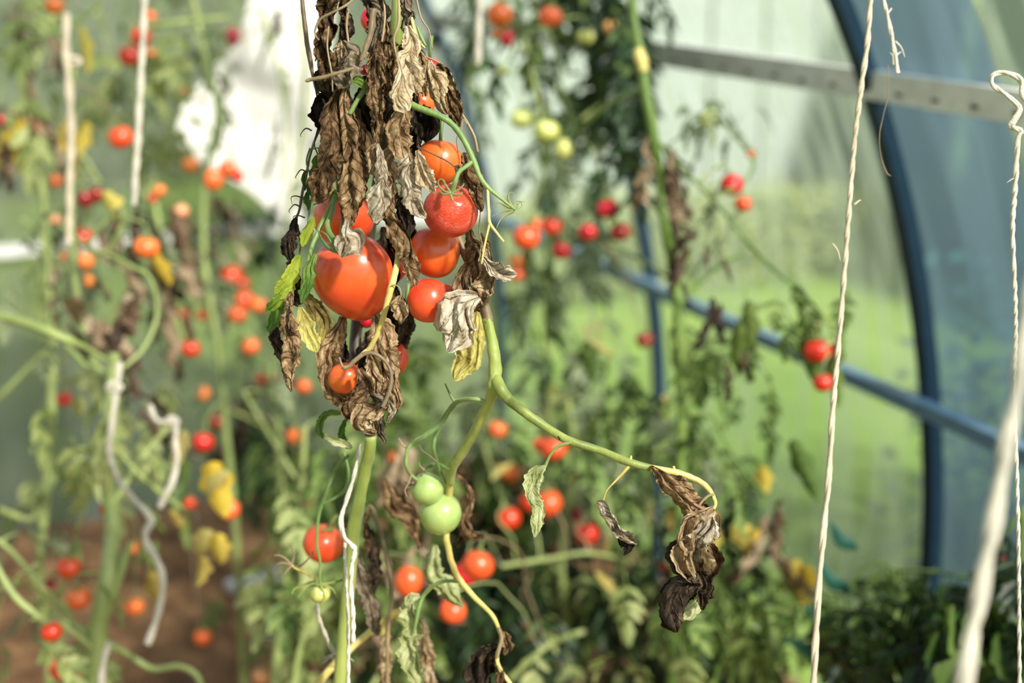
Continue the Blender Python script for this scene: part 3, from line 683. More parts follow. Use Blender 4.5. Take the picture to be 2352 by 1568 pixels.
# twigs and thin dried vines
br([(702, 188, 5), (708, 184, 9), (740, 178, 9), (775, 168, 8), (812, 157, 7)], 1.195, 's_brown', 'twig', lump=.4)
br([(857, 20, 16, 1.20), (852, 70, 13, 1.2), (840, 110, 12, 1.2), (828, 140, 8, 1.2)], 1.2, 's_brown', 'twig', lump=.4)
br([(818, -6, 5), (795, 12, 6), (765, 28, 6), (738, 42, 6), (726, 62, 5), (724, 80, 4), (733, 92, 3)], 1.2, 's_brown', 'twig')
br([(692, -20, 9, 1.27), (697, 30, 10, 1.27), (704, 90, 11, 1.27), (711, 130, 12, 1.27), (718, 170, 8, 1.27), (727, 205, 7, 1.27), (748, 245, 6, 1.27), (738, 285, 6, 1.27), (722, 325, 6, 1.27), (710, 365, 6, 1.27), (703, 405, 6, 1.27), (695, 440, 7, 1.27), (688, 480, 6, 1.27), (680, 510, 5, 1.27), (690, 560, 4, 1.27), (684, 600, 4, 1.27)], 1.27, 's_brown', 'vine', n=110)
br([(720, 170, 4), (726, 210, 4), (734, 250, 4), (731, 290, 4), (722, 330, 3), (730, 360, 3), (716, 385, 3)], 1.268, 's_dark', 'vine')
br([(735, 120, 3), (724, 140, 3), (735, 100, 3)], 1.26, 's_fresh', 'tendril')
br([(712, 340, 4), (704, 370, 4), (712, 400, 4), (722, 430, 4), (712, 470, 5), (708, 520, 5)], 1.265, 's_fresh', 'vine')
br([(955, -10, 5), (967, 40, 4), (985, 70, 3), (994, 112, 2)], 1.23, 's_brown', 'twig')
br([(973, 128, 4), (1010, 145, 4), (1036, 170, 4), (1045, 210, 5), (1058, 255, 6), (1075, 285, 7), (1090, 315, 7), (1097, 350, 7)], 1.26, 's_brown', 'vine', n=60)
br([(957, 336, 3), (990, 352, 3), (1030, 372, 3), (1052, 392, 3)], 1.2, 's_dark', 'vine')
br([(1053, 350, 3), (1049, 320, 3), (1058, 300, 3), (1064, 275, 3), (1072, 285, 2)], 1.25, 's_brown', 'tendril')
br([(1065, 400, 3), (1090, 440, 3), (1103, 480, 3), (1100, 530, 3), (1108, 560, 3)], 1.25, 's_brown', 'vine')
br([(880, -10, 5), (884, 40, 5), (878, 90, 5), (868, 140, 6), (872, 180, 5)], 1.215, 's_brown', 'vine')
br([(915, -10, 6), (916, 50, 7), (905, 90, 5), (913, 140, 4), (925, 190, 4)], 1.21, 's_brown', 'vine')
br([(755, 60, 4), (752, 110, 4), (762, 170, 4), (764, 210, 3)], 1.2, 's_brown', 'vine')
br([(800, 20, 7), (796, 60, 6), (801, 110, 5), (794, 130, 5)], 1.215, 's_brown', 'vine')
br([(945, 40, 7), (952, 70, 9), (962, 95, 7), (976, 110, 4)], 1.22, 's_yellow', 'vine')
br([(958, 60, 5), (967, 85, 9), (978, 105, 5)], 1.22, 's_fresh', 'side_shoot')
for k, (x, y) in enumerate(((716, 300), (712, 345), (705, 395), (700, 420), (695, 455), (706, 440), (690, 475), (720, 470), (700, 500))):
    rr = random.Random(k); sg = (-1, 1)[k % 2]
    br([(x, y, 4), (x + sg * 14, y - 5, 3), (x + sg * 26, y + rr.uniform(-6, 12), 2), (x + sg * 24, y + 14, 1)], 1.265, ('s_dark', 's_fresh')[k % 2], 'tendril')
for k, (x, y, w_) in enumerate(((722, 400, 20), (716, 432, 18), (707, 455, 16), (728, 372, 14), (700, 410, 12))):
    leaf(MP, [(x, y - 16, 4), (x - 3, y, w_), (x + 2, y + 16, w_ * .7), (x, y + 28, 2)], 1.26, 'green', .7, .4)
# dried leaves: (d, material, points, curl, crumple, roll)
LV = [
 (1.230, 'dry_brown', [(768, -14, 26), (752, 30, 38), (758, 75, 36), (745, 110, 32), (752, 150, 38), (760, 190, 30)], 1.8, .7, 0),
 (1.245, 'dry_dark', [(742, 118, 10), (752, 160, 34), (746, 190, 40), (762, 224, 12)], 1.2, .6, 0),
 (1.235, 'dry_brown', [(790, -10, 20), (785, 30, 26), (791, 80, 24), (786, 112, 10)], 1.6, .7, .3),
 (1.245, 'dry_dark', [(790, 20, 14), (798, 55, 30), (790, 85, 24), (776, 102, 10)], 1.3, .6, 0),
 (1.205, 'dry_grey', [(788, 92, 12), (812, 118, 30), (806, 150, 46), (785, 180, 50), (775, 200, 20)], 1.7, .9, 0),
 (1.232, 'dry_tan', [(790, 95, 10), (786, 125, 30), (792, 155, 36), (798, 175, 12)], 1.5, .7, 0),
 (1.225, 'dry_brown', [(792, 172, 20), (772, 215, 40), (765, 262, 52), (760, 312, 62), (752, 360, 64), (742, 400, 66), (733, 438, 50), (724, 466, 14)], 1.0, .55, .25),
 (1.222, 'dry_brown', [(795, 195, 14), (795, 250, 34), (803, 300, 42), (806, 350, 50), (810, 400, 58), (812, 450, 58), (806, 492, 46), (798, 520, 20)], 1.1, .6, -.3),
 (1.205, 'dry_grey', [(797, 508, 12), (794, 532, 28), (803, 552, 60), (792, 574, 50), (786, 592, 8)], .7, .6, 0),
 (1.225, 'dry_grey', [(845, -10, 30), (862, 20, 50), (868, 55, 44), (862, 92, 30), (846, 120, 10)], 1.2, .6, 0),
 (1.215, 'dry_tan', [(868, 92, 14), (860, 125, 34), (860, 168, 38), (856, 210, 34), (862, 250, 36), (861, 290, 30), (867, 330, 14)], 1.5, .6, .2),
 (1.212, 'dry_tan', [(866, 328, 10), (858, 355, 36), (862, 385, 38), (868, 402, 12)], 1.0, .35, 0),
 (1.207, 'dry_grey', [(868, 330, 8), (876, 370, 26), (880, 410, 36), (877, 450, 48), (870, 485, 42), (862, 512, 8)], 1.0, .5, .3),
 (1.222, 'dry_brown', [(890, 100, 14), (894, 135, 22), (890, 175, 26), (892, 205, 20), (886, 222, 8)], 1.6, .6, 0),
 (1.200, 'dry_tan', [(912, 120, 5), (920, 155, 10), (925, 182, 34), (922, 215, 58), (926, 238, 50), (934, 256, 16)], .8, .3, .15),
 (1.218, 'dry_tan', [(938, 60, 14), (944, 100, 40), (938, 140, 52), (948, 175, 46), (962, 215, 20)], 1.2, .5, 0),
 (1.222, 'dry_grey', [(935, -10, 20), (940, 30, 28), (935, 60, 26), (946, 80, 10)], 1.6, .8, 0),
 (1.224, 'dry_brown', [(962, 110, 12), (972, 150, 24), (968, 185, 28), (978, 220, 14)], 1.2, .5, 0),
 (1.225, 'dry_tan', [(988, 138, 10), (992, 165, 34), (1004, 190, 46), (1008, 220, 36), (1020, 245, 26), (1028, 262, 6)], 1.0, .5, .2),
 (1.25, 'dry_brown', [(1000, 150, 16), (1028, 175, 36), (1040, 215, 40), (1054, 250, 34), (1056, 292, 6)], .9, .5, -.4),
 (1.262, 'dry_dark', [(1008, 190, 20), (1035, 220, 40), (1045, 250, 36), (1050, 285, 10)], .8, .4, 0),
 (1.215, 'dry_brown', [(926, 248, 30), (914, 285, 56), (914, 320, 58), (925, 352, 46), (946, 376, 14)], 1.0, .5, .2),
 (1.248, 'dry_dark', [(962, 248, 24), (975, 272, 54), (982, 298, 50), (972, 325, 18)], 1.1, .8, 0),
 (1.226, 'dry_brown', [(908, 330, 24), (893, 370, 44), (898, 410, 50), (888, 450, 48), (875, 490, 34), (864, 516, 8)], 1.2, .6, -.2),
 (1.214, 'dry_grey', [(940, 350, 20), (938, 390, 44), (942, 430, 48), (954, 465, 46), (968, 488, 28), (978, 502, 4)], .9, .5, .2),
 (1.215, 'dry_brown', [(898, 452, 20), (888, 485, 44), (908, 518, 52), (932, 555, 44), (942, 600, 42), (950, 632, 34), (955, 656, 8)], 1.0, .6, .3),
 (1.222, 'dry_dark', [(925, 440, 30), (930, 490, 44), (938, 520, 30), (930, 550, 8)], 1., .5, 0),
 (1.215, 'dry_tan', [(958, 345, 8), (964, 375, 30), (975, 405, 40), (990, 430, 24), (1000, 446, 4)], .9, .5, .3),
 (1.245, 'dry_brown', [(1072, 352, 14), (1082, 395, 36), (1096, 435, 34), (1104, 470, 16), (1107, 486, 4)], 1.3, .8, 0),
 (1.26, 'dry_brown', [(1050, 380, 14), (1068, 420, 26), (1080, 460, 24), (1088, 480, 6)], 1.3, .8, 0),
 (1.275, 'dry_brown', [(1078, 525, 16), (1090, 565, 34), (1094, 610, 34), (1090, 650, 14)], 1.1, .6, 0),
 (1.262, 'dry_brown', [(1103, 535, 6), (1113, 570, 24), (1120, 610, 28), (1124, 645, 36), (1112, 675, 46), (1102, 694, 20)], 1.3, .8, 0),
 (1.252, 'dry_grey', [(1112, 590, 12), (1135, 612, 30), (1160, 622, 40), (1178, 628, 24), (1188, 630, 4)], 1.0, .7, 0),
 (1.262, 'dry_brown', [(1078, 605, 16), (1064, 650, 40), (1072, 690, 58), (1060, 715, 50)], .9, .5, 0),
 (1.248, 'dry_grey', [(1100, 682, 22), (1066, 700, 66), (1042, 735, 88), (1046, 770, 74), (1038, 795, 40), (1028, 808, 8)], .7, .55, 0),
 (1.285, 'olive', [(1096, 715, 10), (1092, 755, 46), (1086, 795, 66), (1072, 832, 66), (1052, 862, 36), (1044, 874, 6)], .8, .5, 0),
 (1.262, 'dry_dark', [(682, 500, 8), (670, 528, 30), (662, 558, 38), (668, 588, 22), (674, 604, 5)], 1.2, .6, 0),
 (1.26, 'lime', [(722, 498, 5), (713, 518, 22), (702, 545, 26), (694, 566, 6)], .6, .2, 0),
 (1.245, 'lime', [(690, 586, 8), (673, 616, 34), (657, 650, 42), (642, 674, 34), (632, 684, 8)], .7, .3, .3),
 (1.245, 'lime', [(652, 668, 10), (638, 688, 26), (622, 704, 24), (609, 716, 3)], .6, .25, .2),
 (1.228, 'green', [(724, 582, 8), (713, 610, 28), (705, 645, 34), (697, 675, 24), (692, 696, 4)], .7, .3, -.3),
 (1.262, 'olive', [(702, 676, 14), (722, 700, 36), (745, 730, 36), (742, 762, 26), (730, 788, 5)], .8, .4, 0),
 (1.255, 'olive', [(690, 705, 10), (700, 738, 38), (712, 772, 40), (724, 798, 28), (730, 808, 4)], .6, .35, 0),
 (1.235, 'dry_tan', [(672, 668, 8), (667, 705, 34), (670, 745, 44), (674, 785, 36), (668, 830, 36), (666, 870, 22), (670, 900, 4)], 1.2, .8, 0),
 (1.262, 'dry_dark', [(668, 600, 12), (680, 640, 28), (672, 672, 34), (690, 700, 14)], 1.2, .6, 0),
 (1.27, 'green', [(655, 680, 14), (640, 715, 30), (630, 750, 32), (636, 785, 14)], .8, .4, 0),
 (1.262, 'dry_dark', [(640, 750, 12), (634, 780, 30), (648, 815, 20), (654, 850, 16), (660, 880, 6)], 1.2, .7, 0),
 (1.295, 'dry_brown', [(790, 728, 16), (774, 770, 40), (758, 815, 48), (764, 865, 56), (785, 910, 50), (798, 945, 16)], .9, .5, 0),
 (1.31, 'dry_dark', [(770, 760, 20), (776, 810, 50), (780, 860, 56), (800, 900, 40), (806, 930, 16)], .8, .5, 0),
 (1.272, 'dry_tan', [(862, 722, 18), (878, 760, 68), (882, 800, 74), (892, 840, 54), (904, 885, 36), (912, 925, 24), (908, 950, 6)], .7, .4, 0),
 (1.262, 'dry_tan', [(850, 812, 14), (858, 845, 34), (868, 885, 34), (868, 912, 8)], 1.1, .5, 0),
 (1.255, 'dry_brown', [(826, 845, 12), (838, 880, 36), (826, 915, 50), (806, 940, 44), (812, 964, 8)], 1.1, .7, 0),
 (1.27, 'dry_brown', [(880, 830, 20), (890, 870, 40), (880, 910, 40), (890, 940, 16)], 1.1, .6, 0),
 (1.235, 'dry_tan', [(888, 922, 10), (868, 936, 34), (848, 950, 54), (834, 966, 52), (850, 984, 30), (866, 992, 6)], 1.0, .8, 0),
 (1.225, 'dry_grey', [(852, 905, 10), (870, 910, 30), (880, 925, 24), (870, 938, 8)], 1.1, .7, 0),
 (1.29, 'dry_grey', [(874, 950, 16), (872, 985, 26), (886, 1018, 8)], 1.0, .5, 0),
 (1.26, 'dry_grey', [(893, 925, 10), (902, 945, 20), (890, 970, 8)], 1.0, .5, 0),
 (1.33, 'green', [(795, 950, 8), (765, 948, 14), (742, 958, 16), (734, 985, 16), (745, 1006, 8)], 1.6, .5, 0),
 (1.33, 'pale', [(745, 1000, 10), (770, 1012, 18), (795, 1020, 16), (808, 1030, 4)], 1.4, .5, 0),
 (1.335, 'green', [(800, 955, 8), (785, 985, 14), (790, 1015, 18), (806, 1030, 6)], 1.2, .5, 0),
 # on the right arm
 (1.245, 'pale', [(1252, 1068, 6), (1236, 1088, 34), (1224, 1118, 42), (1222, 1150, 36), (1233, 1178, 32), (1229, 1206, 30), (1228, 1234, 5)], 1.1, .6, .2),
 (1.245, 'dry_grey', [(1370, 1152, 6), (1382, 1163, 22), (1392, 1190, 24), (1412, 1216, 26), (1438, 1236, 26), (1462, 1250, 5)], 2.1, .5, .3),
 (1.247, 'dry_dark', [(1422, 1232, 10), (1436, 1243, 34), (1442, 1256, 26), (1433, 1276, 3)], .8, .5, 0),
 (1.242, 'dry_brown', [(1496, 1070, 6), (1520, 1092, 40), (1550, 1120, 54), (1582, 1150, 58), (1612, 1170, 50), (1638, 1184, 20)], .8, .6, .25),
 (1.238, 'dry_tan', [(1640, 1168, 14), (1616, 1188, 44), (1592, 1208, 58), (1580, 1235, 62), (1592, 1262, 30)], 1.2, .7, .3),
 (1.232, 'dry_grey', [(1634, 1190, 20), (1630, 1215, 44), (1622, 1240, 48), (1604, 1258, 16)], 1.2, .8, -.2),
 (1.238, 'dry_tan', [(1596, 1236, 36), (1590, 1270, 78), (1590, 1302, 70), (1600, 1336, 34)], 1.0, .75, 0),
 (1.234, 'dry_brown', [(1620, 1250, 20), (1636, 1278, 48), (1638, 1304, 44), (1622, 1330, 20)], 1.2, .6, 0),
 (1.252, 'dry_dark', [(1570, 1240, 20), (1562, 1275, 44), (1566, 1305, 30), (1580, 1325, 8)], 1.1, .6, 0),
 (1.236, 'dry_dark', [(1606, 1318, 40), (1588, 1344, 54), (1562, 1366, 50), (1548, 1398, 40), (1546, 1428, 34), (1554, 1452, 6)], 1.2, .7, .2),
 (1.245, 'pale', [(1608, 1376, 10), (1598, 1392, 24), (1580, 1408, 26), (1562, 1420, 8)], .6, .3, 0),
 (1.232, 'dry_dark', [(1606, 1310, 16), (1622, 1342, 28), (1616, 1374, 24), (1613, 1400, 5)], 1.2, .7, 0),
 (1.232, 'dry_dark', [(1618, 1338, 8), (1630, 1352, 10), (1642, 1374, 2)], .8, .5, 0),
 # hanging low
 (1.362, 'dry_brown', [(1148, 1444, 6), (1162, 1464, 26), (1170, 1484, 22), (1158, 1502, 8)], 1.0, .6, 0),
 (1.37, 'dry_dark', [(1152, 1488, 16), (1128, 1505, 50), (1108, 1532, 60), (1112, 1562, 50), (1120, 1600, 40)], 1.0, .8, 0),
 (1.36, 'dry_brown', [(1140, 1520, 14), (1152, 1550, 26), (1150, 1590, 20)], 1.0, .8, 0),
 (1.43, 'pale', [(1000, 1250, 10), (996, 1288, 34), (1000, 1322, 40), (1024, 1348, 44), (1046, 1374, 28), (1064, 1394, 6)], 1.0, .8, 0),
 (1.40, 'pale', [(940, 1368, 14), (946, 1400, 36), (950, 1440, 40), (938, 1482, 42), (950, 1525, 42), (966, 1580, 34)], 1.2, .8, 0),
 (1.44, 'dry_brown', [(1046, 1090, 8), (1076, 1120, 14), (1082, 1160, 16), (1068, 1195, 22), (1080, 1225, 30), (1112, 1232, 8)], 1.2, .6, 0),
 (1.46, 'dry_brown', [(1070, 1190, 8), (1066, 1225, 22), (1050, 1258, 12)], 1.2, .6, 0),
 (1.45, 'dry_grey', [(818, 1268, 12), (824, 1300, 30), (832, 1340, 34), (850, 1380, 36), (862, 1430, 30), (868, 1460, 8)], 1.0, .4, 0),
 (1.47, 'dry_dark', [(850, 1215, 14), (858, 1260, 26), (862, 1320, 30), (850, 1370, 16)], 1.1, .6, 0),
 (1.46, 'dry_brown', [(846, 1170, 8), (842, 1210, 20), (848, 1250, 18), (838, 1275, 6)], 1.2, .8, 0),
 (1.5, 'dry_brown', [(880, 1100, 10), (906, 1150, 40), (930, 1180, 50), (945, 1215, 30), (965, 1260, 10)], 1., .6, 0),
 (1.48, 'dry_brown', [(885, 1420, 14), (890, 1480, 26), (884, 1540, 28), (890, 1600, 20)], 1.2, .6, 0),
 (1.5, 'dry_brown', [(965, 1420, 14), (980, 1480, 30), (985, 1540, 30), (1000, 1600, 20)], 1.2, .6, 0),
]
for d, mt, pts, cu, cr, ro in LV:
    if mt in ('pale', 'olive', 'lime', 'green'): cr *= .6
    if pts[0][0] == 1370: cr = .2
    if d < 1.3 and pts[0][0] > 1560: pts = [(a, b, w_ * 1.28) for a, b, w_ in pts]; cr *= .85
    leaf(MP, pts, d, mt, cu, cr, .3, ro)
# leaves deeper inside the bundle, behind those in front
rb = random.Random(12)
for k in range(16):
    x = 765 + 13.0 * k + rb.uniform(-8, 8); y = rb.uniform(-10, 260) + (70 if 800 < x < 850 else 0)
    if x > 955: x, y = 955 + (k % 3) * 9, 90 + 8 * k
    h = rb.uniform(110, 190)
    leaf(MP, [(x, y, 12), (x + rb.uniform(-12, 12), y + h * .3, 38), (x + rb.uniform(-14, 14), y + h * .65, 44), (x + rb.uniform(-14, 14), y + h, 8)], 1.262 + rb.uniform(0, .03), ('dry_dark', 'dry_brown')[k % 2], 1.2, .7)
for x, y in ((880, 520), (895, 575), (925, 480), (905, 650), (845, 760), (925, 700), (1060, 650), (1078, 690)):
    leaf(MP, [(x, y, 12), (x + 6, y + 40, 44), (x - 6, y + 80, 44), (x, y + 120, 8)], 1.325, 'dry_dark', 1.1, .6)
# petioles of the right arm
br([(1312, 1016, 7), (1296, 1020, 8), (1278, 1028, 7), (1262, 1048, 7), (1252, 1072, 8)], 1.252, 's_green', 'petiole')
br([(1447, 1066, 11), (1436, 1080, 8), (1414, 1104, 5), (1394, 1126, 3), (1386, 1148, 3), (1378, 1160, 4)], 1.25, 's_yellow', 'petiole')
br([(1640, 1134, 6), (1622, 1142, 6), (1606, 1160, 6), (1594, 1180, 5)], 1.236, 's_brown', 'petiole')
br([(1448, 1056, 8), (1450, 1046, 4)], 1.25, 's_yellow', 'side_shoot'); br([(1550, 1082, 8), (1547, 1070, 5)], 1.245, 's_yellow', 'side_shoot')
leaf(MP, [(1636, 1140, 3), (1626, 1148, 8), (1618, 1156, 3)], 1.238, 'green', .4, .2)
br([(1282, 1001, 6), (1288, 1006, 12), (1296, 1008, 6)], 1.262, 's_dark', 'scar')
# lower leaf stalks
br([(1050, 1334, 9, 1.37), (1025, 1334, 9, 1.38), (1000, 1342, 9, 1.38), (975, 1364, 10, 1.39), (962, 1395, 10, 1.39), (955, 1430, 8, 1.39), (950, 1455, 5, 1.39)], 1.38, 's_fresh', 'petiole', n=40)
leaf(MP, [(965, 1368, 8), (948, 1372, 22), (938, 1385, 14), (934, 1392, 4)], 1.385, 'pale', .8, .5)
br([(842, 1180, 6), (848, 1162, 9), (858, 1172, 10), (866, 1200, 11), (879, 1242, 11), (896, 1320, 10), (900, 1381, 10), (892, 1437, 9), (888, 1600, 9)], 1.46, 's_brown', 'branch', n=60)
br([(800, 1045, 8, 1.38), (770, 1080, 8, 1.4), (745, 1140, 8, 1.4), (731, 1190, 8, 1.4), (728, 1250, 7, 1.4), (735, 1290, 6, 1.4), (733, 1340, 6, 1.4)], 1.4, 's_fresh', 'branch', n=50)
br([(790, 1040, 6), (800, 1080, 6), (795, 1120, 8), (775, 1140, 7), (742, 1158, 4)], 1.4, 's_fresh', 'branch')
br([(730, 1250, 5), (715, 1275, 4), (690, 1300, 5), (672, 1300, 6)], 1.41, 's_brown', 'truss')
br([(725, 1330, 5), (705, 1318, 6), (680, 1305, 6), (670, 1298, 6)], 1.41, 's_yellow', 'truss')
for a in ([(670, 1298, 7), (655, 1282, 5), (640, 1275, 4), (630, 1276, 3)], [(670, 1298, 6), (650, 1292, 5), (636, 1296, 3)], [(670, 1298, 6), (675, 1270, 5), (666, 1248, 3)], [(670, 1298, 6), (658, 1312, 5), (652, 1316, 3)]):
    tube('sepal', a, 1.41, M['s_brown'], MP)
br([(918, 1404, 17), (900, 1412, 18), (879, 1428, 17), (823, 1473, 17), (767, 1527, 19), (720, 1580, 18)], 1.47, 's_yellow', 'branch', n=40)
br([(905, 1420, 8), (925, 1430, 12), (935, 1450, 8)], 1.48, 's_green', 'branch'); br([(885, 1425, 8), (880, 1450, 18), (868, 1455, 6)], 1.465, 's_yellow', 'branch')

G1 = 'large tomatoes of the withered plant'
TM = [
 (814, 638, 92, 1.275, 'spotted', 'heart', (-.26, .80, .48), 'largest tomato, heart shaped and spotted, with folded grey leaf on its shoulder', 1.16, False),
 (790, 500, 71, 1.335, 'red', 'round', (-.2, 1, .1), 'red tomato half hidden by brown leaves directly above the largest tomato', 1., False),
 (1035, 484, 64, 1.255, 'wrinkled', 'round', (.05, .82, .55), 'wrinkled orange red tomato with curled green calyx on top', 1.04, True),
 (1008, 372, 55, 1.295, 'red', 'round', (.1, 1, .1), 'smooth orange red tomato directly above and behind the wrinkled one', 1.08, False),
 (1000, 577, 59, 1.30, 'red', 'lobed', (0, 1, .1), 'glossy red tomato directly below the wrinkled one, partly behind a hanging brown leaf', 1.22, False),
 (984, 690, 51, 1.28, 'red', 'nipple', (-.85, -.2, .15), 'red tomato with pinkish pointed tip beside the large grey leaf', 1., False),
 (792, 868, 36, 1.285, 'red', 'oval', (.75, .3, .35), 'small bright red tomato in brown leaves below the largest tomato', 1., True),
 (915, 822, 25, 1.325, 'red', 'plum', (0, 1, -.3), 'oblong red tomato peeping out right of a broad tan leaf', 1., False),
 (905, 600, 33, 1.375, 'crimson', 'oval', (0, 1, 0), 'shaded red tomato deep between the largest tomato and the hanging brown leaf', 1.3, False),
 (966, 238, 33, 1.31, 'red', 'round', (.4, .8, .4), 'red tomato showing between dry leaves at the base of the thick green truss', 1.15, False),
 (988, 158, 27, 1.37, 'crimson', 'round', (0, 1, 0), 'dull red tomato behind the upper dry leaves right of the stem', 1., False),
 (850, 45, 22, 1.35, 'crimson', 'oval', (0, 1, 0), 'red tomato behind the topmost dry leaves left of the green stem', 1.1, False),
 (838, 160, 14, 1.30, 'crimson', 'round', (0, 1, 0), 'small red tomato showing above the little green leaf', 1., False),
 (841, 736, 19, 1.34, 'crimson', 'round', (0, 1, 0), 'small red tomato peeping out under the largest tomato', 1., False),
]
CALYX = [[(1036, 444, 6), (1022, 440, 6), (1010, 430, 5), (1006, 417, 4), (1014, 411, 3), (1022, 418, 3), (1020, 428, 2)], [(1036, 444, 6), (1028, 432, 5), (1022, 422, 4), (1017, 414, 3)], [(1038, 444, 6), (1052, 436, 5), (1062, 428, 4), (1066, 421, 2)], [(1038, 446, 6), (1050, 447, 6), (1058, 446, 5), (1062, 441, 3)], [(1035, 446, 7), (1038, 456, 6), (1042, 462, 3)], [(1035, 444, 6), (1020, 446, 5), (1010, 440, 3)]]
for x, y, r, d, cl, shp, ax, lb, sq, cx in TM:
    o, top = tomato(x, y, r, d, cl, lb, shp, ax, G1, cx and x != 1035, sq, fine=True, cm='s_fresh' if not (x == 792) else 's_brown', stalk=False, clamp=False, spin=.6)
    if x == 1035:
        v, f = join_geo([tube_geo(world_path(a, 1.198, 24), 6, .2, k, .45) for k, a in enumerate(CALYX)])
        cxo = mesh_obj('calyx', v, f, M['s_sepal'], o); cxo.matrix_parent_inverse = Matrix.LocRotScale(o.location, o.rotation_quaternion, o.scale).inverted()
    if not cx and r > 20:
        st = tube_geo([(top - (top - o.location) * .16, .004), (top + Vector((0, 0, .006)), .0035), (top + Vector((.002, 0, .02)), .0035)], 6); s_ = mesh_obj('fruit_stalk', st[0], st[1], M['s_fresh'], MP); local(s_, MP)
tomato(981, 1122, 37, 1.385, 'green', 'smaller unripe green tomato, upper of the touching pair', 'round', (-.8, .35, .35), 'unripe green pair', True, 1.14, True, 's_brown', stalk=False, clamp=False)
tomato(1012, 1178, 48, 1.40, 'green', 'larger unripe green tomato, lower of the touching pair', 'round', (.15, 1, -.1), 'unripe green pair', False, 1.13, True, clamp=False)
tomato(735, 1362, 25, 1.42, 'palegreen', 'tiny pale green tomato with a star of long sepals, hanging below the red one', 'round', (0, 1, .1), None, True, .95, True, 's_green', stalk=False, clamp=False)
for a in ([(735, 1342, 8), (715, 1345, 7), (695, 1358, 5), (684, 1372, 2)], [(735, 1342, 8), (752, 1340, 7), (785, 1332, 6), (796, 1318, 2)], [(735, 1342, 8), (760, 1350, 6), (775, 1372, 3)], [(735, 1342, 7), (720, 1335, 6), (680, 1350, 4), (670, 1364, 2)], [(737, 1345, 7), (745, 1370, 6), (738, 1388, 3)]):
    tube('sepal', a, 1.41, M['s_green'], MP, flat=.5)
tomato(742, 1248, 47, 1.53, 'red', 'red tomato with pale green calyx, left of the twisted white twine', 'round', (.35, .85, .35), None, True, 1.0, True, 's_green', clamp=False)
# ------------------------------------------------------------ plants behind
PL = {}
PL['left'] = Plant('tall green tomato plant with forked stem and yellow leaves, tied to sagging white twine', [
    [(262, 810, 26, 2.05), (255, 950, 30, 2.05), (245, 1100, 32, 2.05), (258, 1200, 36, 2.05), (248, 1320, 42, 2.0), (225, 1450, 44, 2.0), (212, 1600, 44, 2.0)],
    [(170, 150, 12, 2.3), (160, 300, 13, 2.3), (165, 480, 14, 2.25), (172, 640, 16, 2.2), (200, 790, 18, 2.15), (245, 900, 20, 2.08), (250, 1000, 20, 2.05)],
    [(-20, 722, 22, 2.0), (60, 742, 24, 2.0), (150, 778, 20, 2.0), (200, 800, 12, 2.03), (250, 830, 10, 2.05)],
    [(300, 1245, 14, 2.0), (285, 1290, 18, 2.0), (258, 1370, 20, 2.0), (240, 1420, 22, 2.0)],
    [(-20, 1280, 14, 1.9), (20, 1350, 16, 1.9), (50, 1385, 16, 1.9), (110, 1430, 12, 1.9), (150, 1440, 10, 1.93), (215, 1490, 10, 1.97)],
    [(215, 1480, 22, 2.0), (160, 1420, 16, 2.0), (90, 1340, 13, 2.02), (20, 1260, 12, 2.05), (-20, 1235, 11, 2.05)],
    [(230, 1470, 20, 2.0), (290, 1500, 15, 2.0), (350, 1535, 14, 2.0), (410, 1530, 14, 2.0), (450, 1550, 14, 2.0), (470, 1600, 14, 2.0)],
    [(260, 1160, 16, 2.05), (300, 1090, 16, 2.08), (350, 1020, 13, 2.1), (395, 975, 10, 2.1)],
    [(262, 860, 14, 2.05), (210, 850, 12, 2.08), (150, 790, 14, 2.1)],
    [(140, 520, 10, 2.2), (200, 565, 11, 2.15), (240, 580, 12, 2.12), (275, 530, 12, 2.1), (280, 480, 10, 2.1), (250, 500, 9, 2.12), (200, 560, 9, 2.13)],
    [(240, 580, 10, 2.12), (300, 610, 10, 2.1), (345, 640, 9, 2.1), (360, 720, 9, 2.1), (330, 800, 10, 2.08), (262, 860, 10, 2.06)],
    [(440, 1180, 10, 2.1), (380, 1140, 11, 2.08), (320, 1090, 11, 2.06), (275, 1040, 12, 2.05)],
])
PL['farleft'] = Plant('tangled grey green tomato plant by the far gable wall, against the greyish left panel', [
    [(60, -20, 16, 2.6), (50, 120, 16, 2.6), (70, 300, 16, 2.6), (95, 420, 18, 2.6), (110, 620, 18, 2.6), (120, 900, 20, 2.6), (90, 1300, 22, 2.6)],
    [(0, 120, 14, 2.5), (80, 90, 13, 2.5), (160, 60, 12, 2.5), (230, 10, 11, 2.5)],
    [(30, 380, 10, 2.6), (100, 330, 10, 2.6), (180, 350, 9, 2.6), (230, 420, 8, 2.6)],
    [(130, 780, 12, 2.4), (80, 830, 12, 2.4), (30, 880, 12, 2.4), (-20, 930, 12, 2.4)],
    [(0, 1170, 14, 2.3), (80, 1190, 12, 2.35), (120, 1110, 12, 2.4), (150, 1040, 12, 2.4)],
    [(50, 500, 8, 2.5), (100, 560, 8, 2.5), (60, 640, 8, 2.5)],
])
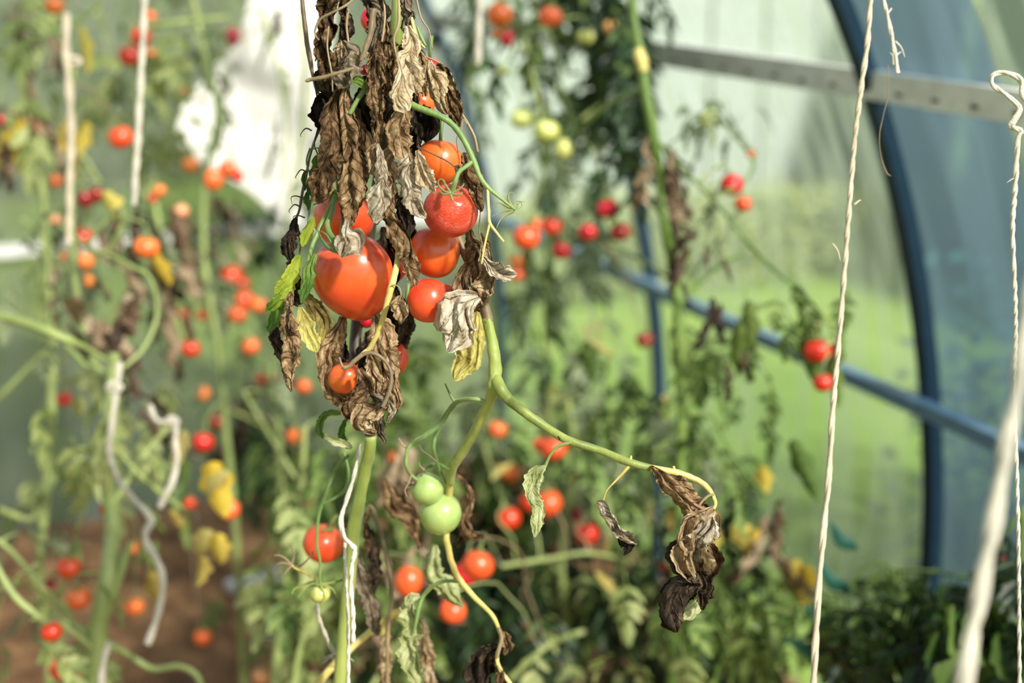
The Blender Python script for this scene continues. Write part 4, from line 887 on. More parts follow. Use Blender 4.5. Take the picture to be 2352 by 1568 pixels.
PL['mid'] = Plant('tomato plant with brown hanging leaves between left twine and white cloth', [
    [(440, -20, 14, 2.8), (470, 130, 15, 2.8), (500, 260, 16, 2.8), (470, 420, 16, 2.8), (470, 600, 16, 2.8), (500, 800, 17, 2.8), (520, 1000, 17, 2.8), (540, 1200, 18, 2.8)],
    [(460, 90, 18, 2.7), (480, 170, 17, 2.7), (500, 230, 12, 2.7), (522, 290, 9, 2.7)],
    [(340, 60, 12, 2.7), (420, 50, 12, 2.7), (520, 40, 10, 2.8)],
    [(350, 420, 10, 2.7), (365, 520, 12, 2.7), (385, 640, 12, 2.7), (420, 780, 12, 2.7)],
    [(600, 20, 9, 3.0), (640, 160, 9, 3.0), (660, 300, 9, 3.0), (650, 420, 9, 3.0)],
])
PL['mid2'] = Plant('tomato plant with red fruit clusters, left of the largest tomato', [
    [(690, -20, 12, 3.1), (700, 200, 13, 3.1), (680, 400, 14, 3.1), (640, 600, 14, 3.1), (620, 800, 15, 3.1), (640, 1000, 16, 3.1), (650, 1200, 18, 3.1), (660, 1400, 18, 3.1)],
    [(620, 820, 9, 3.0), (560, 760, 9, 3.0), (500, 700, 8, 3.0), (440, 690, 8, 3.0)],
    [(640, 1000, 9, 3.0), (570, 960, 8, 2.9), (500, 930, 8, 2.9)],
])
PL['fork'] = Plant('leafy tomato plant with pale unripe fruit, behind the empty green calyx', [
    [(1130, -20, 12, 2.7), (1190, 60, 13, 2.7), (1230, 200, 14, 2.7), (1250, 350, 15, 2.7), (1262, 560, 22, 2.75), (1258, 800, 20, 2.75), (1262, 1000, 18, 2.8), (1270, 1250, 18, 2.8)],
    [(1230, 30, 9, 2.5), (1270, 100, 9, 2.5), (1290, 200, 8, 2.5), (1320, 300, 8, 2.5)],
    [(1250, 350, 10, 2.7), (1330, 280, 10, 2.7), (1420, 200, 10, 2.7), (1480, 100, 9, 2.7)],
    [(1270, 60, 10, 2.5), (1200, 80, 9, 2.5), (1170, 140, 9, 2.5)],
    [(1250, 420, 9, 2.7), (1330, 400, 9, 2.7), (1400, 430, 8, 2.7)],
])
PL['tall'] = Plant('tomato plant with thick bright green stem and yellow joint, before the far steel hoop', [
    [(1448, -30, 22, 2.15), (1458, 60, 22, 2.15), (1472, 128, 26, 2.15), (1482, 200, 26, 2.15), (1500, 300, 24, 2.15), (1518, 420, 24, 2.17), (1530, 520, 26, 2.17), (1550, 640, 26, 2.2), (1562, 800, 24, 2.2), (1566, 1000, 24, 2.2), (1560, 1200, 24, 2.2), (1545, 1500, 26, 2.2)],
    [(1500, 310, 10, 2.15), (1560, 380, 9, 2.15), (1640, 460, 8, 2.15), (1720, 560, 9, 2.15), (1780, 620, 9, 2.1), (1850, 680, 8, 2.1), (1900, 740, 8, 2.05), (1930, 800, 8, 2.05)],
    [(1560, 700, 10, 2.2), (1640, 620, 9, 2.2), (1710, 580, 8, 2.2)],
    [(1566, 950, 10, 2.2), (1640, 960, 9, 2.2), (1680, 1040, 9, 2.2), (1760, 1140, 9, 2.2)],
    [(1630, 240, 8, 2.3), (1680, 300, 8, 2.3), (1730, 370, 8, 2.3), (1710, 420, 7, 2.3)],
    [(1480, 200, 10, 2.2), (1400, 240, 8, 2.25), (1330, 300, 8, 2.3)],
    [(1540, 640, 9, 2.2), (1480, 600, 8, 2.3), (1400, 560, 8, 2.4), (1340, 520, 8, 2.5)],
], mat='s_deep')
j0 = PL['tall']; v, f = tube_geo(world_path([(1466, 112, 22), (1470, 130, 29), (1475, 148, 27), (1479, 165, 22)], 2.145, 14), 8, .3, 2); j_ = mesh_obj('stem_joint', v, f, M['s_yellow'], j0.root); local(j_, j0.root); j_['label'] = 'yellow swollen joint'
PL['low'] = Plant('dense low tomato plant full of red fruit behind the bare arching branch', [
    [(1300, 900, 14, 2.6), (1320, 1050, 16, 2.6), (1290, 1250, 16, 2.6), (1300, 1450, 18, 2.6), (1300, 1560, 18, 2.6)],
    [(1150, 1300, 10, 2.3), (1250, 1285, 12, 2.3), (1350, 1270, 10, 2.3), (1450, 1290, 9, 2.35)],
    [(1420, 950, 10, 2.7), (1400, 1100, 11, 2.7), (1420, 1300, 12, 2.7), (1330, 1450, 12, 2.65)],
    [(1170, 1560, 12, 2.2), (1260, 1480, 14, 2.2), (1340, 1450, 12, 2.3)],
    [(1090, 950, 10, 2.6), (1130, 1080, 10, 2.6), (1180, 1200, 10, 2.6), (1290, 1320, 12, 2.6)],
])
PL['lowmid'] = Plant('green tomato plant thick with leaves below the twisted white twine', [
    [(700, 980, 12, 2.3), (690, 1150, 14, 2.3), (660, 1330, 18, 2.2), (640, 1480, 22, 2.2), (630, 1600, 24, 2.2)],
    [(560, 900, 8, 2.5), (620, 1000, 9, 2.4), (680, 1100, 10, 2.3)],
    [(760, 1380, 9, 2.0), (700, 1450, 12, 2.0), (670, 1600, 14, 2.0)],
    [(960, 1280, 9, 2.2), (955, 1400, 10, 2.2), (900, 1500, 12, 2.2), (840, 1600, 12, 2.2)],
], mat='s_bg')
PL['right'] = Plant('dark green leafy tomato plant in the low corner in front of the nearest hoop', [
    [(2060, 1310, 12, 2.1), (2040, 1400, 14, 2.1), (2020, 1500, 14, 2.1), (2010, 1600, 14, 2.1)],
    [(2060, 1310, 9, 2.1), (2140, 1312, 8, 2.05), (2240, 1330, 8, 2.0), (2330, 1340, 8, 2.0)],
    [(2060, 1310, 8, 2.1), (2000, 1290, 8, 2.1), (1950, 1350, 8, 2.1)],
    [(2352, 1160, 14, 1.9), (2345, 1300, 15, 1.9), (2330, 1450, 16, 1.9), (2320, 1600, 16, 1.9)],
    [(2350, 1170, 10, 1.9), (2310, 1230, 9, 1.9), (2295, 1290, 8, 1.9)],
], mat='s_deep')
PL['rightmid'] = Plant('low tomato plant with yellow and brown leaves to the left of the long taut twine', [
    [(1790, 1180, 12, 2.3), (1800, 1300, 13, 2.3), (1790, 1420, 14, 2.3), (1760, 1600, 16, 2.3)],
    [(1790, 1200, 8, 2.3), (1730, 1240, 8, 2.3), (1690, 1300, 8, 2.3)],
    [(1740, 1600, 12, 2.2), (1740, 1480, 10, 2.2), (1700, 1380, 10, 2.2)],
], mat='s_deep')

def sc(k, *a, **kw): PL[k].scatter(*a, **kw)
# leaves with their own look first: they are the ones built one by one
L1 = lambda k, kind, mat, x, y, d, size, wide=1.: PL[k].leaf_at(kind, mat, PC(x, y, d), size, Matrix.Rotation(-YAW + PL[k].rnd.uniform(-.5, .5), 4, 'Z') @ Matrix.Rotation(PL[k].rnd.uniform(-.6, .6), 4, 'Y'), wide)
L1('left', 'single', 'yellow', 482, 1062, 2.0, .085, 1.5); L1('left', 'single', 'b_yellow', 520, 1080, 2.0, .06, 1.4)
L1('left', 'single', 'b_yellow', 478, 1215, 2.0, .065, 1.5); L1('left', 'single', 'yellow', 500, 1225, 2.0, .07, 1.3); L1('left', 'single', 'b_yellow', 462, 1275, 2.0, .05, 1.5)
L1('left', 'single', 'b_yellow', 345, 1310, 2.0, .085, .9); L1('left', 'single', 'yellow', 345, 575, 2.1, .07, 1.2); L1('left', 'single', 'b_yellow', 425, 990, 2.2, .06, 1.2)
L1('left', 'single', 'yellow', 235, 440, 2.2, .05, 1.8); L1('left', 'single', 'b_yellow', 390, 1170, 2.2, .05, 1.2); L1('left', 'single', 'b_lime', 180, 910, 2.2, .05, 1.5)
for x, y, z in ((290, 630, .10), (300, 690, .09), (190, 680, .12), (225, 730, .10)): L1('left', 'dry', 'b_brown', x, y, 2.1, z, 1.4)
for x, y, z in ((310, 455, .10), (330, 480, .13), (290, 800, .11), (310, 900, .12)): L1('left', 'dry', 'b_darkbrown', x, y, 2.2, z, 1.)
for x, y, z in ((380, 480, .18), (385, 600, .18), (395, 700, .15), (375, 540, .16)): L1('mid', 'dry', 'b_brown', x, y, 2.5, z, 1.)
for x, y, z in ((505, 450, .08), (530, 480, .09), (550, 540, .09), (490, 560, .08)): L1('mid', 'dry', 'b_brown', x, y, 2.9, z, 1.3)
for x, y, z in ((520, 270, .08), (480, 160, .12), (645, 20, .07)): L1('mid', 'dry', 'b_darkbrown', x, y, 2.8, z, .8)
for x, y, z in ((540, 930, .12), (545, 960, .13), (570, 880, .1)): L1('mid2', 'dry', 'b_darkbrown', x, y, 2.9, z, .9)
for x, y, z in ((40, 0, .1), (30, 90, .1), (60, 180, .1), (100, 250, .09), (15, 320, .1), (80, 270, .08)): L1('farleft', 'dry', 'b_brown', x, y, 2.5, z, 1.)
for x, y, z in ((165, 260, .08), (200, 280, .08), (45, 270, .1), (10, 290, .1), (180, 60, .08), (175, 350, .07)): L1('farleft', 'single', 'yellow', x, y, 2.5, z, 1.)
for x, y, z in ((1490, 315, .07), (1520, 335, .09), (1545, 370, .09), (1500, 380, .08), (1555, 430, .08), (1530, 410, .08)): L1('tall', 'dry', 'b_brown', x, y, 2.15, z, 1.)
for x, y, z in ((1580, 540, .08), (1590, 570, .08), (1625, 555, .05), (1665, 590, .04), (1560, 650, .05), (1640, 680, .08), (1690, 740, .1), (1680, 800, .09), (1655, 700, .08)): L1('tall', 'dry', 'b_darkbrown', x, y, 2.1, z, .9)
for x, y, z in ((1720, 690, .10), (1700, 740, .09), (1850, 740, .08), (1930, 770, .09), (1920, 830, .07), (1820, 1010, .1), (1840, 730, .1)): L1('tall', 'single', 'b_green', x, y, 2.05, z, .9)
for x, y, z in ((1355, 780, .07), (1360, 960, .07), (1340, 800, .06)): L1('fork', 'single', 'b_green', x, y, 2.5, z, 1.6)
L1('fork', 'single', 'b_lime', 1380, 735, 2.6, .06, 2.2)
for x, y, z in ((1690, 1200, .06), (1735, 1215, .06), (1640, 1210, .05), (1750, 1070, .05), (1820, 1290, .09), (1850, 1300, .09), (1640, 1180, .05)): L1('rightmid', 'single', 'yellow', x, y, 2.2, z, 1.4)
for x, y, z in ((1790, 1150, .12), (1795, 1200, .14), (1780, 1240, .12), (1810, 1270, .10)): L1('rightmid', 'dry', 'b_brown', x, y, 2.2, z, 1.)
def teal(x0, y0, x1, y1, w_, d, k='right'):
    mx, my = (x0 + x1) / 2 - (y1 - y0) * .12, (y0 + y1) / 2 + (x1 - x0) * .12
    v, f, uv = ribbon([(x0, y0, 6), (mx, my, w_), ((mx + x1) / 2, (my + y1) / 2, w_), (x1, y1, 6)], d, 3, .5, .2, .1, nu=6, nt_=16)
    local(mesh_obj('leaf', v, f, M['b_teal'], PL[k].root), PL[k].root)
for a in ((1905, 1195, 1970, 1262, 32), (1875, 1275, 1960, 1365, 32), (1800, 1465, 1930, 1490, 34), (1850, 1390, 1910, 1430, 22)): teal(*a, 2.1, 'rightmid')
# general foliage: kind, material, centre, spread, depths, number, size
sc('farleft', 'comp', 'b_lime', 150, 150, 190, 240, 2.4, 3.2, 15, .15, wide=.8)
sc('farleft', 'comp', 'b_grey', 120, 420, 170, 330, 2.5, 3.4, 15, .13, wide=.8)
sc('farleft', 'comp', 'b_lime', 60, 900, 150, 300, 2.4, 3.2, 5, .09)
sc('farleft', 'comp', 'b_grey', 60, 1300, 160, 200, 2.2, 3.0, 14, .10)
sc('farleft', 'dry', 'b_brown', 60, 230, 90, 260, 2.4, 2.8, 12, .08)
sc('left', 'comp', 'b_lime', 250, 1000, 160, 160, 2.0, 2.6, 18, .10)
sc('left', 'comp', 'b_grey', 200, 650, 220, 200, 2.2, 2.9, 12, .09)
sc('left', 'comp', 'b_lime', 110, 1450, 150, 120, 1.9, 2.4, 14, .09)
sc('left', 'single', 'b_green', 240, 1200, 220, 260, 2.1, 2.6, 16, .06)
sc('left', 'dry', 'b_brown', 240, 640, 200, 130, 2.2, 2.7, 12, .06)
sc('left', 'comp', 'b_grey', 300, 560, 240, 130, 2.3, 2.8, 12, .07)
sc('mid2', 'comp', 'b_dark', 600, 620, 60, 160, 2.9, 3.3, 10, .08)
sc('mid', 'comp', 'b_grey', 420, 120, 170, 170, 2.8, 3.5, 12, .13)
sc('mid', 'comp', 'b_lime', 330, 250, 120, 220, 2.6, 3.2, 14, .14)
sc('mid', 'comp', 'b_grey', 440, 760, 200, 240, 2.7, 3.4, 18, .11)
sc('mid', 'dry', 'b_brown', 480, 520, 80, 80, 2.7, 3.1, 7, .09)
sc('mid', 'comp', 'b_dark', 400, 620, 120, 120, 2.8, 3.2, 8, .12)
sc('mid2', 'comp', 'b_grey', 640, 900, 150, 200, 2.7, 3.4, 28, .11)
sc('mid2', 'comp', 'b_grey', 680, 300, 60, 300, 3.0, 3.5, 10, .12, wide=.5)
sc('mid2', 'comp', 'b_dark', 590, 1060, 110, 90, 3.0, 3.5, 40, .12)
sc('mid2', 'comp', 'b_green', 560, 1380, 90, 60, 2.7, 3.1, 8, .08)
sc('lowmid', 'comp', 'b_green', 720, 1250, 110, 330, 2.1, 2.9, 46, .12)
sc('lowmid', 'comp', 'b_lime', 680, 1350, 90, 240, 2.0, 2.6, 26, .11)
sc('lowmid', 'comp', 'b_green', 900, 1150, 110, 380, 2.2, 3.0, 60, .13)
sc('lowmid', 'comp', 'b_dark', 860, 1300, 200, 260, 2.5, 3.2, 50, .14)
sc('lowmid', 'dry', 'b_brown', 920, 1300, 90, 260, 1.9, 2.4, 14, .12)
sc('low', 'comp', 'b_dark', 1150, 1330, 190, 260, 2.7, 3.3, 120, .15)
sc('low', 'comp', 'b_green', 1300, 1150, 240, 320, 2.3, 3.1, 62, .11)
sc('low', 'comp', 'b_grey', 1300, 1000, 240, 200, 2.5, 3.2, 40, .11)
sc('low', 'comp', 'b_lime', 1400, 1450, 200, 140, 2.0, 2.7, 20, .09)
sc('low', 'comp', 'b_dark', 1160, 1440, 130, 130, 2.2, 2.5, 40, .10)  # extra dark leaves, their colour standing in for the deep shade here
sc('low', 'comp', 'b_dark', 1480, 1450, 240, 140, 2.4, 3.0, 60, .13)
sc('low', 'single', 'b_yellow', 1400, 1100, 260, 300, 2.3, 2.8, 12, .05)
sc('fork', 'comp', 'b_dark', 1370, 120, 130, 200, 2.6, 3.3, 60, .13)
sc('fork', 'comp', 'b_green', 1250, 120, 200, 240, 2.5, 3.2, 40, .11)
sc('fork', 'comp', 'b_grey', 1330, 420, 170, 180, 2.6, 3.3, 30, .11)
sc('fork', 'comp', 'b_dark', 1060, 60, 60, 90, 2.9, 3.4, 14, .11)
sc('fork', 'comp', 'b_grey', 1290, 760, 140, 260, 2.6, 3.3, 30, .10)
sc('fork', 'single', 'b_green', 1250, 600, 40, 300, 2.7, 2.8, 26, .06)
sc('tall', 'comp', 'b_dark', 1430, 260, 90, 200, 2.2, 2.6, 24, .10)
sc('tall', 'comp', 'b_grey', 1640, 420, 130, 220, 2.1, 2.5, 16, .08, wide=.7)
sc('tall', 'comp', 'b_green', 1870, 720, 100, 60, 2.0, 2.2, 14, .06)
sc('tall', 'comp', 'b_green', 1640, 900, 130, 240, 2.1, 2.6, 34, .09)
sc('tall', 'dry', 'b_brown', 1530, 430, 45, 90, 2.1, 2.3, 9, .06)
sc('tall', 'comp', 'b_grey', 1560, 1080, 130, 160, 2.3, 2.7, 26, .10)
sc('rightmid', 'comp', 'b_green', 1700, 1450, 170, 140, 2.0, 2.6, 60, .11)
sc('rightmid', 'comp', 'b_dark', 1650, 1330, 150, 220, 2.3, 2.8, 50, .11)
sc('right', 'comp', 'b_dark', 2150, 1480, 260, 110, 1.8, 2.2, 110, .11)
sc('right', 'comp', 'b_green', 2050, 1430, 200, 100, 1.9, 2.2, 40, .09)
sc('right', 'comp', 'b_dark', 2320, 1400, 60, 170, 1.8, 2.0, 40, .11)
sc('right', 'single', 'b_green', 2250, 1500, 140, 80, 1.75, 2.0, 30, .08, wide=1.3)

# ------------------------------------------------------------ tomatoes on the plants behind: px, py, r, depth, colour, shape, plant, label
BT = [
 (125, 12, 22, 2.5, 'orange', 'round', 'farleft', 'blurred orange tomato at the top beside the paler left twine'),
 (345, 37, 14, 2.9, 'orange', 'round', 'mid', 'small orange tomato right behind the top of the straight left twine'),
 (322, 85, 25, 2.7, 'red', 'round', 'mid', 'red tomato behind the straight left twine, upper of the touching two'),
 (297, 128, 25, 2.6, 'crimson', 'round', 'mid', 'bright red tomato left of the straight twine, lower of the touching two'),
 (345, 125, 14, 2.9, 'orange', 'round', 'mid', 'faint orange tomato half hidden to the right of the straight left twine'),
 (535, 82, 19, 2.9, 'dark', 'nipple', 'mid', 'dark red pointed tomato high between the left twine and the white cloth'),
 (277, 315, 29, 2.4, 'red', 'round', 'left', 'red tomato with a dent of calyx, hanging left of the straight twine halfway up'),
 (437, 377, 20, 2.8, 'orange', 'round', 'mid', 'lone orange tomato just left of the red trio before the white cloth'),
 (490, 412, 23, 2.45, 'orange', 'oval', 'mid', 'orange red tomato at the lower left of the trio before the white cloth'),
 (524, 388, 22, 2.5, 'red', 'round', 'mid', 'red tomato at the top of the trio before the white cloth'),
 (546, 405, 14, 2.5, 'crimson', 'round', 'mid', 'smallest tomato of the trio before the white cloth'),
 (130, 415, 17, 2.8, 'orange', 'round', 'farleft', 'faded red tomato above the long dark red one'),
 (196, 457, 18, 2.3, 'dark', 'oval', 'left', 'dark red tomato, left end of the pair lying over a yellow leaf'),
 (222, 447, 17, 2.3, 'dark', 'oval', 'left', 'dark red tomato, right end of the pair lying over a yellow leaf'),
 (430, 210, 13, 3.1, 'orange', 'round', 'mid', 'tiny orange tomato in front of the cream edge of the cloth'),
 (464, 230, 9, 3.1, 'orange', 'round', 'mid', 'tiniest orange tomato in front of the cream edge of the cloth'),
 (366, 437, 15, 2.6, 'orange', 'round', 'mid', 'pinkish tomato in the dead leaves under the straight left twine'),
 (350, 456, 11, 2.6, 'crimson', 'round', 'mid', 'small crimson tomato in the dead leaves under the straight left twine'),
 (80, 285, 20, 2.6, 'peach', 'round', 'farleft', 'pinkish brown tomato among dead leaves near the left edge'),
 (2, 275, 10, 2.5, 'crimson', 'round', 'farleft', 'red tomato cut off by the left edge of the view'),
 (336, 567, 30, 2.1, 'orange', 'lobed', 'left', 'orange tomato with bright glint above the hanging yellow leaf'),
 (195, 600, 21, 2.5, 'orange', 'round', 'left', 'orange tomato right of the thin green upright stem'),
 (150, 590, 15, 2.6, 'orange', 'round', 'left', 'dim orange tomato left of the thin green upright stem'),
 (200, 645, 17, 2.6, 'orange', 'round', 'left', 'faded tomato directly under the orange one by the upright stem'),
 (190, 545, 25, 2.5, 'crimson', 'round', 'left', 'shaded crimson tomato above the orange one by the upright stem'),
 (128, 505, 15, 2.7, 'peach', 'round', 'farleft', 'peach coloured tomato behind the thin upright stem'),
 (415, 485, 19, 2.7, 'peach', 'round', 'mid', 'yellowish peach tomato right of the dead leaves under the twine'),
 (425, 728, 17, 2.9, 'orange', 'oval', 'mid', 'faded orange tomato, left of the matching two above the dark red one'),
 (465, 723, 15, 2.9, 'orange', 'round', 'mid', 'faded orange tomato, right of the matching two above the dark red one'),
 (437, 800, 23, 2.6, 'crimson', 'round', 'mid', 'dark red tomato beside a pale pointed leaf'),
 (545, 722, 21, 2.8, 'red', 'round', 'mid2', 'red tomato at the bottom of the big cluster left of the lime leaf'),
 (560, 690, 25, 2.85, 'red', 'round', 'mid2', 'bright orange red tomato in the middle of the big cluster left of the lime leaf'),
 (592, 700, 20, 2.85, 'orange', 'round', 'mid2', 'orange tomato at the right edge of the big cluster left of the lime leaf'),
 (530, 633, 26, 2.9, 'crimson', 'round', 'mid2', 'dark tomato at the top of the big cluster left of the lime leaf'),
 (555, 650, 18, 2.95, 'crimson', 'round', 'mid2', 'crimson tomato behind the top of the big cluster left of the lime leaf'),
 (470, 660, 18, 2.9, 'dark', 'round', 'mid2', 'dark red tomato at the left edge of the big cluster'),
 (575, 795, 21, 2.7, 'orange', 'round', 'mid2', 'bright orange tomato left of the lowest crumpled leaf'),
 (602, 870, 15, 2.9, 'crimson', 'round', 'mid2', 'small red tomato below left of the bright orange one'),
 (645, 868, 17, 2.9, 'orange', 'round', 'mid2', 'orange tomato behind the tip of the long crumpled leaf'),
 (697, 887, 18, 2.8, 'orange', 'round', 'mid2', 'orange tomato right of the tip of the long crumpled leaf'),
 (465, 903, 18, 3.0, 'orange', 'round', 'mid2', 'pale orange tomato alone over grey green leaves'),
 (147, 915, 18, 2.5, 'crimson', 'round', 'left', 'red tomato beside a yellow green leaf, left of the white knot'),
 (500, 967, 20, 2.9, 'dark', 'round', 'mid2', 'wrinkled dark red tomato just above a round red one'),
 (466, 1015, 25, 2.6, 'crimson', 'round', 'mid2', 'round red tomato right of the looped white twine'),
 (678, 1000, 20, 2.7, 'orange', 'round', 'lowmid', 'round orange tomato below left of the focused leaf bundle'),
 (906, 1045, 20, 2.5, 'orange', 'round', 'lowmid', 'salmon tomato just left of the unripe green pair'),
 (240, 1168, 13, 2.1, 'crimson', 'round', 'left', 'tiny red tomato on the thick green stem'),
 (526, 1170, 25, 2.3, 'orange', 'round', 'left', 'orange tomato right of the large yellow leaf'),
 (435, 1155, 15, 2.6, 'crimson', 'round', 'left', 'shaded red tomato left of the large yellow leaf'),
 (158, 1302, 28, 2.0, 'red', 'round', 'left', 'red tomato over the slanting green branch, left of the thick stem'),
 (114, 1340, 15, 2.3, 'dark', 'round', 'left', 'dark tomato behind the two bright ones left of the thick stem'),
 (180, 1373, 28, 2.0, 'orange', 'round', 'left', 'glossy orange tomato just below the red one left of the thick stem'),
 (310, 1258, 15, 2.5, 'orange', 'round', 'left', 'faded tomato between the thick stem and the wavy white twine'),
 (308, 1392, 22, 2.4, 'orange', 'round', 'left', 'brownish orange tomato beside the narrow yellow leaf'),
 (118, 1450, 25, 1.9, 'crimson', 'round', 'left', 'dull pink red tomato at the end of the brown tipped branch'),
 (137, 1538, 24, 1.95, 'red', 'round', 'left', 'red tomato at the bottom left of the thick stem'),
 (465, 1462, 21, 2.5, 'red', 'round', 'left', 'lone red tomato hanging in front of the brown soil'),
 (600, 1552, 21, 2.4, 'peach', 'round', 'lowmid', 'pale peach tomato at the bottom edge above the soil'),
 (716, 1157, 17, 2.6, 'crimson', 'round', 'lowmid', 'dark red tomato just above the red one left of the twisted twine'),
 (1148, 33, 31, 2.35, 'red', 'round', 'fork', 'large red tomato crossed by a pale stalk, at the top right of the leaf bundle'),
 (1164, 85, 17, 2.35, 'crimson', 'nipple', 'fork', 'pointed red tomato hanging below the large one at the top'),
 (1140, 76, 12, 2.4, 'orange', 'round', 'fork', 'small pink tomato below the large one at the top'),
 (1264, 38, 28, 2.35, 'orange', 'lobed', 'fork', 'orange tomato with a green star calyx near the top'),
 (1403, 62, 18, 2.6, 'peach', 'round', 'fork', 'peach tomato in dark leaves near the top'),
 (1345, 85, 20, 2.6, 'palegreen', 'round', 'fork', 'pale green tomato in dark leaves near the top'),
 (1155, 162, 15, 2.5, 'palegreen', 'round', 'fork', 'small whitish green tomato under the topmost red ones'),
 (1198, 272, 27, 2.4, 'palegreen', 'lobed', 'fork', 'pale yellow green tomato, leftmost of the unripe three'),
 (1254, 300, 31, 2.4, 'palegreen', 'lobed', 'fork', 'largest yellow green tomato, middle of the unripe three'),
 (1296, 342, 22, 2.4, 'palegreen', 'oval', 'fork', 'yellowish oval tomato, lowest of the unripe three'),
 (1630, 272, 25, 2.3, 'palegreen', 'round', 'tall', 'yellow green tomato with dark leaf, right of the thick stem under the galvanised profile'),
 (1680, 425, 28, 2.2, 'crimson', 'round', 'tall', 'larger red tomato of the two against the right wall'),
 (1707, 468, 20, 2.2, 'red', 'round', 'tall', 'smaller red tomato of the two against the right wall'),
 (1725, 352, 11, 2.3, 'orange', 'round', 'tall', 'tiny brownish tomato high against the right wall'),
 (1548, 415, 12, 2.2, 'crimson', 'round', 'tall', 'tiny red tomato in the brown leaves by the thick stem'),
 (1395, 478, 26, 2.4, 'crimson', 'lobed', 'tall', 'dark red tomato, topmost of the three above the low rail'),
 (1425, 532, 25, 2.4, 'dark', 'lobed', 'tall', 'dark red tomato with large calyx, right of the three above the low rail'),
 (1349, 533, 22, 2.4, 'crimson', 'round', 'tall', 'red tomato, left of the three above the low rail'),
 (1267, 520, 24, 2.5, 'crimson', 'round', 'fork', 'red tomato behind, at the right of the cluster by the empty calyx'),
 (1209, 545, 32, 2.3, 'red', 'round', 'fork', 'largest glossy red tomato of the cluster by the empty calyx'),
 (1228, 518, 20, 2.6, 'orange', 'round', 'fork', 'faded red tomato behind the largest of the cluster by the empty calyx'),
 (1290, 575, 22, 2.4, 'crimson', 'round', 'fork', 'small bright red tomato, lowest of the cluster by the empty calyx'),
 (1185, 600, 18, 2.7, 'orange', 'round', 'fork', 'faded red tomato behind the tip of the dry grey leaf'),
 (1187, 630, 17, 2.6, 'red', 'round', 'fork', 'red tomato just under the tip of the dry grey leaf'),
 (1480, 780, 20, 2.6, 'dark', 'round', 'tall', 'lone dark red tomato left of the far steel post'),
 (1877, 805, 33, 2.05, 'crimson', 'lobed', 'tall', 'creased red tomato beside the low rail at the end of a thin branch'),
 (1890, 878, 23, 2.0, 'crimson', 'round', 'tall', 'round bright red tomato under the creased one beside the long twine'),
 (1143, 985, 22, 2.5, 'orange', 'round', 'low', 'orange red tomato just below the fork of the green branch'),
 (1272, 1028, 32, 2.4, 'red', 'lobed', 'low', 'red tomato right behind the arching branch, right half of the double'),
 (1243, 1022, 20, 2.45, 'red', 'round', 'low', 'red tomato right behind the arching branch, left half of the double'),
 (1172, 1085, 23, 2.5, 'orange', 'round', 'low', 'orange red tomato between the unripe pair and the pale curled leaf'),
 (1168, 1190, 29, 2.3, 'crimson', 'round', 'low', 'deep red tomato left of the tip of the pale curled leaf'),
 (1258, 1155, 34, 2.3, 'red', 'round', 'low', 'large orange red tomato right behind the pale curled leaf'),
 (1215, 1152, 25, 2.4, 'crimson', 'round', 'low', 'red tomato left behind the pale curled leaf'),
 (1325, 1178, 18, 2.6, 'dark', 'round', 'low', 'dark red tomato left above the dangling curled brown leaf'),
 (1347, 1226, 28, 2.35, 'crimson', 'round', 'low', 'saturated red tomato left of the dangling curled brown leaf'),
 (1277, 1263, 17, 2.7, 'dark', 'round', 'low', 'dark tomato over the pale horizontal branch'),
 (1208, 1447, 23, 2.4, 'crimson', 'round', 'low', 'crimson tomato near the bottom, right of the dark crumpled leaf'),
 (1180, 1335, 14, 2.8, 'dark', 'round', 'low', 'small dark tomato in deep shade under the pale branch'),
 (1232, 1370, 14, 2.9, 'dark', 'round', 'low', 'small dark tomato in deep shade right of its twin'),
 (1400, 1335, 11, 2.8, 'dark', 'round', 'low', 'smallest dark tomato low in the green leaves'),
 (1522, 1300, 16, 2.6, 'dark', 'round', 'rightmid', 'small dark red tomato left of the big crumpled leaf cluster'),
 (1483, 1363, 17, 2.6, 'crimson', 'round', 'low', 'dull red tomato lower left of the big crumpled leaf cluster'),
 (1597, 1455, 20, 2.4, 'dark', 'round', 'rightmid', 'dark red tomato straight under the big crumpled leaf cluster'),
 (2300, 1280, 12, 1.9, 'dark', 'round', 'right', 'small dark tomato right of the thick blurred twine'),
 (2307, 1322, 10, 2.0, 'crimson', 'round', 'right', 'tiny pink tomato under the dark one right of the thick twine'),
 (2265, 1556, 15, 1.95, 'red', 'round', 'right', 'orange red tomato low right of the thick blurred twine'),
 (938, 1334, 33, 1.85, 'red', 'oval', 'lowmid', 'blurred red tomato left of the wilted pale leaf under the unripe pair'),
 (1098, 1297, 38, 1.9, 'red', 'round', 'low', 'larger red tomato of the two right of the yellow hanging stem'),
 (1068, 1318, 29, 2.0, 'crimson', 'round', 'low', 'smaller red tomato of the two right of the yellow hanging stem'),
 (1040, 1402, 32, 1.85, 'red', 'round', 'low', 'red tomato beneath the pale crumpled leaf and beside the yellow hanging stem'),
]
rt = random.Random(5)
for x, y, r, d, cl, shp, pk, lb in BT:
    pl = PL[pk]
    o, top = tomato(x, y, r, d, cl, lb, shp, (rt.uniform(-.35, .35), 1, rt.uniform(-.1, .55)), 'tomatoes of the plants behind', True, 1., False, 's_bg' if pk not in ('right', 'rightmid') else 's_deep')
    pl.connect(top, .0035, 's_bg' if rt.random() < .7 else 's_brown')
for pl in PL.values(): pl.done()

